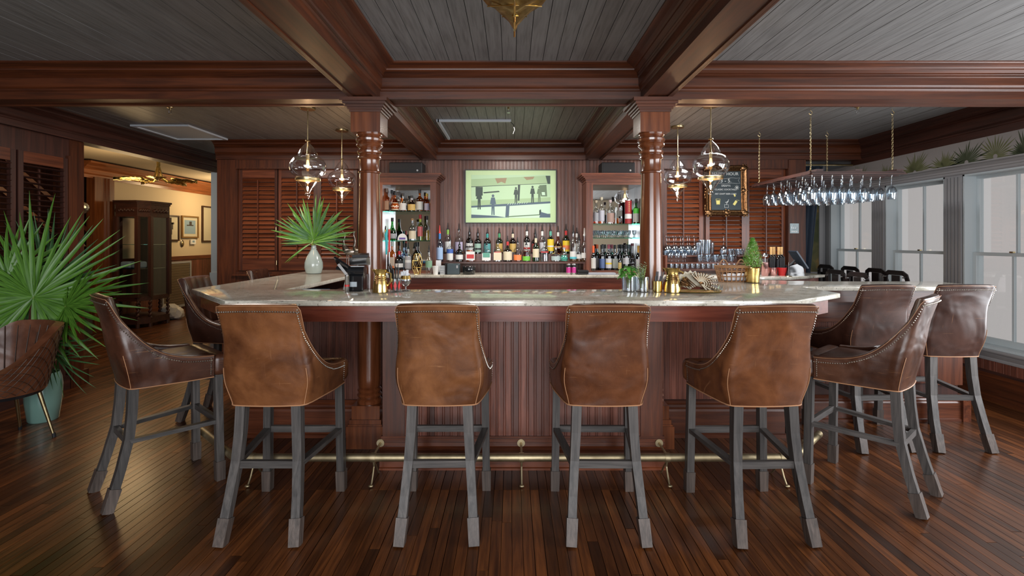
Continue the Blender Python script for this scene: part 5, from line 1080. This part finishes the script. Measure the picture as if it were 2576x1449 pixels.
for k in range(9): a = 2*PI*k/9; d = Vector((math.cos(a), math.sin(a), .0)); q = Vector((-d.y, d.x, 0)); up = Vector((0,0,1)); MB().add([d*.01+up*.005, d*.032+q*.014+up*.022, d*.042+up*.055, d*.032-q*.014+up*.022], [(0,1,2,3)], 0).build('petal', 'glass_stem', lo)
# wicker basket
bk = thing('wicker_basket', 'open wicker basket with two hoop handles and folded linen, beside the brass pot', 'basket', (X(1845, 3.96), 3.98, CT))
for z_, w_ in ((.004,.105),(.045,.118),(.085,.128),(.118,.136),(.126,.138)): MB().tube([(w_*math.cos(a)*1.0, w_*.62*math.sin(a), z_) for a in [2*PI*k/28 for k in range(29)]], .0045 if z_ < .1 else .006, 6, caps=False).build('hoop', 'wicker', bk, True)
for k in range(20): a = 2*PI*k/20; MB().tube([(.105*math.cos(a), .065*math.sin(a), 0), (.138*math.cos(a), .0855*math.sin(a), .126)], .0042, 6).build('upright', 'wicker', bk, True)
for s in (-1, 1): MB().tube([(s*.07-.042+.084*k/12, -.0, .122+.055*math.sin(PI*k/12)) for k in range(13)], .0055, 6).build('handle', 'wicker', bk, True)
MB().lathe([(.1,.002),(.1,.008)], n=20, sy=.62).build('base', 'wicker', bk)
for k in range(4): MB().rbox(-.075+.04*k, -.02+.04*k, -.04, .04, .01, .055+.01*(k%2), .012, 2).build('folded_linen', 'napkin', bk)
# conifer in brass pot
cp = thing('potted_conifer', 'small bright green conifer in a brass pot on the right of the counter', 'potted plant', (X(1893, 3.9), 3.90, CT))
MB().lathe([(.042,0),(.048,.004),(.058,.115),(.055,.115),(.045,.01)], n=30).build('pot', 'gold', cp, True); MB().lathe([(.053,.095),(.053,.102)], n=20).build('soil', 'soil', cp); MB().tube([(0,0,.1),(0,0,.32)], [.005,.002], 6).build('trunk', 'stem_green', cp)
m = MB(); rc = random.Random(5)
for k in range(2600):
    h = rc.random(); z = .12+.225*h; R_ = .082*(1-h)**.75+.006; R_ *= min(1, .6+h*4); a = rc.random()*2*PI; q = R_*math.sqrt(rc.random()*.85+.15); p = Vector((q*math.cos(a), q*math.sin(a), z)); d = Vector((math.cos(a+rc.uniform(-.8,.8)), math.sin(a+rc.uniform(-.8,.8)), rc.uniform(.1,1.4))).normalized()*.014; s_ = Vector((-d.y, d.x, 0)).normalized()*.0022
    m.add([p-s_, p+s_, p+d], [(0,1,2)], 0)
o = m.build('foliage', 'conifer', cp); o['kind'] = 'stuff'
# ---- back bar odds and ends
def zx(px, Y): return X(px, Y)
t = thing('paper_cup', 'stack of small white cups at the left of the back bar', 'cups', (zx(1096, 5.42), 5.42, 1.03)); MB().lathe([(.026,0),(.034,.085),(.031,.085),(.024,.01)], n=20).build('cup', 'white', t, True); MB().lathe([(.035,.085),(.035,.092)], n=20).build('rim', 'white', t, True)
t = thing('card_holder', 'white card standing in a small holder behind the cups', 'card', (zx(1103, 5.52), 5.52, 1.03)); MB().box(-.03, .03, -.02, .02, 0, .02).build('base', 'black', t); MB().cbox((0, 0, .085), (.058, .002, .13), (-.1, 0, 0)).build('card', 'napkin', t)
t = thing('napkin_caddy', 'grey stacked napkin caddy beside the white cups', 'caddy', (zx(1116, 5.44), 5.44, 1.03)); MB().box(-.034, .034, -.04, .04, 0, .095).build('napkin_stack', labelmat((.40,.42,.44)), t)
for k in range(3): MB().box(-.036, .036, -.043, .043, .02+.028*k, .023+.028*k).build('divider', 'steel', t)
t = thing('receipt_printer', 'dark blue-grey cube printer on the back bar under the bottle shelf', 'printer', (zx(1143, 5.44), 5.44, 1.03)); MB().rbox(-.075, .06, -.06, .06, 0, .118, .008, 2).build('housing', labelmat((.04,.06,.07)), t); MB().box(.028, .045, -.063, -.060, .07, .10).build('button', labelmat(GY), t); MB().box(-.095, -.078, -.05, .05, 0, .125).build('side_plate', 'black_gloss', t)
t = thing('ice_bucket', 'low round black gloss container on the back bar', 'container', (zx(1180, 5.43), 5.43, 1.03)); MB().lathe([(.060,0),(.066,.006),(.070,.085),(.066,.09),(.001,.088)], n=32).build('body', 'black_gloss', t, True); MB().lathe([(.0715,.072),(.0715,.080)], n=32, closed=False).build('rim', 'black', t, True)
for k, px in enumerate((1430.5, 1443.5)):
    t = thing('drink_can', ('left', 'right')[k]+' of two slim bright pink cans on the back bar', 'can', (zx(px, 5.40), 5.40, 1.03), 0, 'pink cans'); MB().lathe([(.022,0),(.025,.006),(.025,.105),(.021,.115),(.021,.118)], n=24).build('body', 'steel', t, True); MB().lathe([(.0253,.02),(.0253,.08)], n=24, closed=False).build('pink_wrap', 'pink', t, True); MB().lathe([(.0254,.082),(.0254,.104)], n=24, closed=False).build('dark_band', 'black', t, True)
t = thing('folded_bar_cloth', 'black folded cloth at the foot of the right cabinet', 'cloth', (zx(1466, 5.42), 5.42, 1.03)); MB().rbox(-.065, .065, -.05, .05, 0, .024, .01, 2).build('lower_fold', 'black', t); MB().rbox(-.06, .062, -.045, .05, .024, .048, .01, 2).build('upper_fold', 'black', t)
t = thing('silver_tray', 'flat silver tray with papers in front of the right cabinet', 'tray', (zx(1520, 5.36), 5.385, 1.03)); MB().box(-.19, .16, -.06, .06, 0, .006).build('plate', 'steel', t); MB().box(-.17, .12, -.05, .05, .006, .022).build('paper_pile', labelmat((.45,.46,.52)), t)
gt = thing('geometric_lantern', 'gold wire geometric lantern with glass facets before the left cabinet', 'lantern', (zx(1050, 5.45), 5.44, 1.03)); 
V_ = []
for z_, r_, ph in ((0,.030,0),(.075,.056,.5),(.15,.056,0),(.225,.030,.5)): V_.append([(r_*math.cos(2*PI*(k+ph)/5), r_*math.sin(2*PI*(k+ph)/5), z_) for k in range(5)])
for i in range(4):
    for k in range(5):
        MB().tube([V_[i][k], V_[i][(k+1)%5]], .0028, 5).build('wire', 'gold', gt)
        if i < 3:
            for d in ((0, -1) if i % 2 == 0 else (0, 1)): MB().tube([V_[i][k], V_[i+1][(k+d)%5]], .0028, 5).build('wire', 'gold', gt)
ar = thing('arch_plaque', 'small arched white plaque with violet band on the left cabinet shelf', 'plaque', (X(1012.5, 5.74), 5.74, 1.40)); MB().extr([(.055*math.cos(PI*k/12), .012+.068*math.sin(PI*k/12)) for k in range(13)]+[(-.055,0),(.055,0)], (0,.01,0), (0,-.01,0), (1,0,0)).build('plaque_body', 'white', ar); MB().box(-.036, .036, -.012, -.010, .012, .034).build('violet_band', labelmat((.16,.10,.36)), ar)
for k, (px, mt, tp, bs) in enumerate(((972, 'teal', 578, 640), (979.5, 'red', 577, 634))):
    t = thing('tap_handle', ('teal seahorse-like', 'slim red')[k]+' beer tap handle beside the left column', 'tap handle', (X(px, 5.5), 5.5, 1.03)); MB().lathe([(.02,0),(.02,.006),(.007,.01),(.007,Z(bs,5.5)-1.03)], n=14).build('post', 'steel', t, True)
    z0, z1 = Z(bs, 5.5)-1.03, Z(tp, 5.5)-1.03; MB().tube([(0,0,z0),(.003,0,z0+(z1-z0)*.5),(-.004,0,z0+(z1-z0)*.8),(.008,0,z1)] if k == 0 else [(0,0,z0),(0,0,z1)], [.009,.014,.016,.010] if k == 0 else [.009,.011], 10).build('grip', mt, t, True)
# right end of the back bar
t = thing('shaker_cup', 'rose-coloured metal shaker cup near the gold-topped bottles', 'shaker', (zx(1924, 5.2), 5.20, 1.03)); MB().lathe([(.030,0),(.034,.004),(.041,.14),(.039,.14),(.03,.01)], n=24).build('cup', 'copper_rose', t, True); MB().tube([(0,0,.01),(.004,0,.23)], .003, 6).build('spoon', 'steel', t); MB().lathe([(.03,.20),(.028,.225),(.012,.24)], n=16).build('strainer', 'steel', t, True)
for k, px in enumerate((1943, 1968)):
    t = thing('bar_caddy', ('striped pink', 'solid red')[k]+' low bucket in front of the gold-topped bottles', 'bucket', (zx(px, 5.24), 5.24, 1.03)); MB().lathe([(.040,0),(.043,.004),(.047,.085),(.044,.085),(.04,.01)], n=24).build('bucket', 'red' if k else 'copper_rose', t, True)
    for q in range(4): MB().rbox(-.030+.014*q, -.018+.014*q, -.012, .012, .06, .19+.012*(q%2), .004, 1).build('black_tool', 'black', t)
tb = thing('register_tablet', 'black tablet register tilted on its stand at the right end of the back bar', 'tablet register', (zx(1995, 5.22), 5.24, 1.03))
MB().extr([(-.095,0),(.10,0),(.085,.09),(.02,.125),(-.06,.10)], (0,.06,0), (0,-.06,0), (1,0,0)).build('stand', 'black_gloss', tb); MB().cbox((.055,-.02,.17), (.215,.16,.014), (0,.98,0)).build('tablet', labelmat((.05,.07,.10)), tb); MB().cbox((.0,-.03,.03), (.10,.07,.006), (0,0,.1)).build('receipt', 'napkin', tb); MB().tube([(-.03,0,.10),(.03,0,.16)], .012, 8).build('hinge', 'black', tb)
t = thing('order_spike', 'thin upright bill spike on a small brass base', 'bill spike', (zx(1985, 5.08), 5.09, 1.03)); MB().tube([(0,0,.005),(0,0,.145)], .0018, 6).build('spike', 'steel', t); MB().lathe([(.035,0),(.03,.008),(.004,.012)], n=16).build('base', 'brass', t, True)
# ---- metal stools by the windows, beyond the wing
def mstool(label, x, y, a):
    t = thing('metal_stool', label, 'metal stool', (x, y, 0), a, 'metal stools by the windows')
    MB().rbox(-.155, .155, -.17, .155, .735, .755, .008, 1).build('seat', 'metal_chair', t)
    for sx in (-1, 1):
        for sy in (-1, 1): MB().bar([(sx*.13, sy*.13, .74), (sx*.165, sy*.165, 0)], .03, .03).build('leg', 'metal_chair', t)
    for sx in (-1, 1):
        MB().bar([(sx*.153, -.155, .25), (sx*.153, .155, .25)], .02, .012).build('foot_bar', 'metal_chair', t)
    MB().bar([(-.15,-.17,.75),(-.145,-.19,.98),(-.125,-.20,1.065),(-.09,-.203,1.085),(.09,-.203,1.085),(.125,-.20,1.065),(.145,-.19,.98),(.15,-.17,.75)], .012, .045, (0,1,0)).build('back_hoop', 'metal_chair', t)
    MB().box(-.05, .05, -.205, -.195, .75, 1.06).build('back_splat', 'metal_chair', t)
    for sx in (-1, 1): MB().tube([(sx*.12,-.228,1.045),(sx*.12,-.205,1.045)], .008, 8).build('rivet', 'steel', t)
for k, (px, y) in enumerate(((2118, 6.05), (2152, 4.99), (2182, 5.65), (2212, 4.60), (2250, 5.25), (2305, 4.85))):
    mstool(('first', 'second', 'third', 'fourth', 'fifth', 'sixth')[k]+' from the left of the dark metal stool backs above the right wing', X(px, y), y, -PI/2)
# ---- tub chair at the left edge
tc = thing('tub_chair', 'brown leather tub chair with quilted outside and brass legs at the left edge', 'chair', (-3.52, 3.42, 0), math.radians(160)); 
R0, n, K = .30, 40, 9; vs = []
for i in range(n+1):
    a = math.radians(-135+270*i/n); f = abs(i/n-.5)*2; zt = .80-.27*sstep(.30, .95, f)
    ca, sa = math.sin(a), -math.cos(a)
    for j in range(K+1):
        u = j/K; z = .36+(zt-.36)*u; r_ = R0*(.78+.30*u); vs.append((ca*r_*1.05, sa*r_, z))
    for j in range(K+1):
        u = 1-j/K; z = .40+(zt-.40)*u; r_ = (R0*(.78+.30*u)-.045-.005*abs(math.sin(i*PI/2.5))); vs.append((ca*r_*1.05, sa*r_, z+(.012 if j == 0 else 0)))
KK = 2*(K+1); fs = [(i*KK+j, (i+1)*KK+j, (i+1)*KK+j+1, i*KK+j+1) for i in range(n) for j in range(KK-1)]+[(i*KK+KK-1, (i+1)*KK+KK-1, (i+1)*KK, i*KK) for i in range(n)]+[tuple(range(KK)), tuple(range(n*KK, n*KK+KK))[::-1]]
o = MB().add(vs, fs, 0).build('shell', 'leather', tc, True); o.color = (.17,.062,.030,1)
m = MB()
for dr in (1, -1):
    for q in range(-8, 30):
        pts = []
        for s in range(9):
            u = s/8; i = (q+dr*s*.55)/22
            if not 0 <= i <= 1: continue
            a = math.radians(-135+270*i); f = abs(i-.5)*2; zt = .80-.27*sstep(.30, .95, f); uu = .04+.92*u; r_ = R0*(.78+.30*uu)+.0015; pts.append((math.sin(a)*r_*1.05, -math.cos(a)*r_, .36+(zt-.36)*uu))
        if len(pts) > 2: m.tube(pts, .0020, 5)
o = m.build('quilting', 'frame_brown', tc); o['kind'] = 'stuff'
for k in range(11):
    a = math.radians(-75+150*k/10); MB().tube([(math.sin(a)*(R0*.82-.05), -math.cos(a)*(R0*.80-.05), .44), (math.sin(a)*(R0*1.06-.045)*1.04, -math.cos(a)*(R0*1.05-.046), .775)], .0035, 6).build('channel_seam', 'frame_brown', tc)
o = MB().rbox(-.18, .18, -.18, .20, .37, .46, .035, 4).build('seat', 'leather', tc, True); o.color = (.17,.062,.030,1)
MB().lathe([(.22,.335),(.235,.36)], n=28).build('seat_base', 'black', tc)
for sx in (-1, 1):
    for sy in (-1, 1): l = MB().tube([(sx*.14, sy*.14, .35), (sx*.20, sy*.20, .012)], [.014, .009], 10).build('leg', 'brass', tc, True); MB().tube([(sx*.199, sy*.199, .03), (sx*.202, sy*.202, 0)], .0115, 10).build('foot_tip', 'black', l)
# ---- display cabinet in the hall
dc = thing('display_cabinet', 'dark carved glazed display cabinet with twisted legs in the hall', 'display cabinet', (-6.08, 8.22, 0))
pl = [(-.44,.02),(-.24,-.30),(.12,-.32),(.22,-.16),(.25,.24),(-.05,.46),(-.44,.46)]
def grow(k): return [(x*k, y*k) for x, y in pl]
MB().prism(grow(1.0), .06, .16).build('base_platform', 'dark_x', dc); MB().prism(grow(1.0), .43, .50).build('lower_rail', 'dark_x', dc); MB().prism(grow(1.0), 1.78, 1.98).build('frieze', 'dark_x', dc)
MB().prism(grow(1.04), 1.98, 2.01).prism(grow(1.10), 2.01, 2.04).build('cornice', 'dark_x', dc)
for i in range(7):
    (x, y) = pl[i]; MB().cbox((x*.97, y*.97, 1.14), (.055, .055, 1.30)).build('stile', 'dark_z', dc)
    pts = []; 
    for k in range(25): pts.append((x*.93+.010*math.cos(k*1.2), y*.93+.010*math.sin(k*1.2), .14+.31*k/24))
    MB().tube(pts, .020, 8).build('twisted_leg', 'dark_z', dc, True); MB().tube([(x*.92, y*.92, 0), (x*.92, y*.92, .06)], .03, 10).build('bun_foot', 'dark_z', dc, True)
for i in range(6):
    a, b = Vector((*pl[i], 0))*.97, Vector((*pl[i+1], 0))*.97
    if i in (4, 5): MB().extr([(0,0),(0,.008),(1.28,.008),(1.28,0)], a+Vector((0,0,.50)), b+Vector((0,0,.50)), (0,0,1), (0,1,0)).build('back_board', 'dark_z', dc); continue
    d = (b-a); MB().add([a+d*.05+Vector((0,0,.50)), b-d*.05+Vector((0,0,.50)), b-d*.05+Vector((0,0,1.78)), a+d*.05+Vector((0,0,1.78))], [(0,1,2,3)], 0).build('glass_panel', 'glass_pane', dc)
    nn = Vector((d.y, -d.x, 0)).normalized(); m = MB()
    for k in range(9): m.ball(a+d*(.16+.085*k)+nn*.012+Vector((0,0,1.88+.012*(k%2))), .020, 8, 1, 1, 1.3)
    m.build('carved_boss', 'dark_x', dc, True)
for z in (.94, 1.33): MB().prism(grow(.93), z, z+.008).build('glass_shelf', 'glass_shelf', dc)
for l, x, y, z, mt in (('blue folded cloths on the lower shelf inside the display cabinet', -.10, -.10, .949, 'paper_blue'),):
    t = thing('folded_cloth', l, 'cloth', (-6.08+x, 8.22+y, z)); MB().rbox(-.17, .0, -.08, .08, 0, .11, .03, 3).build('left_fold', mt, t); MB().rbox(.01, .17, -.08, .08, 0, .11, .03, 3).build('right_fold', mt, t)
t = thing('figurine', 'small gold figurine on the upper shelf inside the display cabinet', 'figurine', (-6.12, 8.10, 1.339)); MB().lathe([(.03,0),(.02,.02),(.028,.06),(.012,.09),(.02,.11),(.001,.13)], n=12).build('body', 'gold', t, True)
t = thing('quartz_boulder', 'large pale quartz boulder on the hall floor by the cabinet', 'boulder', (X(422, 8.75), 8.80, 0)); m = MB()
rq = random.Random(2)
for c, r in (((0,0,.14),.15),((.09,.06,.10),.12),((-.08,.02,.09),.11)):
    bm = bmesh.new(); bmesh.ops.create_icosphere(bm, subdivisions=2, radius=r); 
    for v in bm.verts: v.co = Vector(c)+v.co*rq.uniform(.82, 1.12)
    for v in bm.verts: v.co.z = max(0, v.co.z)
    bm.verts.index_update(); m.add([v.co for v in bm.verts], [[v.index for v in f.verts] for f in bm.faces], 0); bm.free()
m.build('rock', 'quartz', t)
# hall pictures on the wall x = -6.6
def hall_pic(label, y0, y1, z0, z1, fmat, pmat, motif):
    t = thing('wall_picture', label, 'picture', (-6.595, (y0+y1)/2, (z0+z1)/2), 0, 'framed pictures on the hall wall'); a, b = (y1-y0)/2, (z1-z0)/2
    m = MB().box(0,.03,-a,a,-b,-b+.03).box(0,.03,-a,a,b-.03,b).box(0,.03,-a,-a+.03,-b+.03,b-.03).box(0,.03,a-.03,a,-b+.03,b-.03).build('frame', fmat, t)
    MB().box(0,.012,-a+.02,a-.02,-b+.02,b-.02).build('mount', 'paper_cream', t); MB().box(.012,.014,-a*.66,a*.66,-b*.62,b*.62).build('image', pmat, t)
    for p in motif: MB().box(.014,.015,p[0]*a,p[1]*a,p[2]*b,p[3]*b).build('image_detail', 'ink', t)
hall_pic('dark framed ink print nearest the display cabinet', 9.25, 9.82, 1.39, 1.89, 'frame_brown', 'paper_cream', ((-.5,-.1,-.4,.3),(-.1,.4,-.1,.4),(.1,.3,-.5,-.1),(-.3,.5,.3,.45)))
hall_pic('gold framed blue seascape, middle of the three hall pictures', 9.90, 10.42, 1.45, 1.90, 'frame_gold', 'paper_blue', ((-.4,.4,.1,.2),(-.1,.2,.2,.5)))
hall_pic('tall pale map in a brown frame beside the white jamb', 10.55, 11.35, 1.37, 2.14, 'frame_brown', 'paper_cream', ((-.2,-.1,-.4,.3),(.1,.2,-.3,.5)))
t = thing('wall_plaque', 'small dark oval plaque below the hall pictures', 'plaque', (-6.59, 9.93, 1.34)); MB().ball((0,0,0), .055, 12, .25, 1, 1.3).build('medallion', 'bronze', t, True); MB().ball((.01,0,0), .035, 10, .3, 1, 1.2).build('relief', 'brass', t, True)
t = thing('thermostat', 'white thermostat box on the hall wall beside the oval plaque', 'thermostat', (-6.59, 10.24, 1.37)); MB().rbox(0, .03, -.08, .08, -.05, .05, .006, 1).build('housing', 'white', t); MB().box(.03, .032, -.04, .03, -.01, .03).build('display', 'paper_blue', t)
vg = thing('vent_grille', 'large tan louvred grille in the hall wainscot', 'vent', (-6.56, 9.72, .54)); 
for q in ((-.42,.42,-.45,-.41),(-.42,.42,.41,.45)): MB().box(0,.02,*q).build('frame_bar', 'paint_grey', vg)
for q in ((-.42,-.38),(.38,.42)): MB().box(0,.02,*q,-.41,.41).build('frame_bar', 'paint_grey', vg)
for k in range(16): MB().cbox((.008, 0, -.385+.051*k), (.006, .76, .045), (0, .35, 0)).build('louvre', 'vent_grille', vg)
t = thing('globe_lamp', 'small glass globe lamp glimpsed between the post and the stair casing', 'lamp', (X(206, 7.0), 7.0, 0)); MB().lathe([(.13,0),(.13,.02),(.03,.05),(.025,1.30),(.05,1.32),(.02,1.36),(.02,1.78)], n=20).build('stand', 'bronze', t, True); MB().ball((0,0,1.86), .085, 14).build('globe', 'glass_stem', t, True)
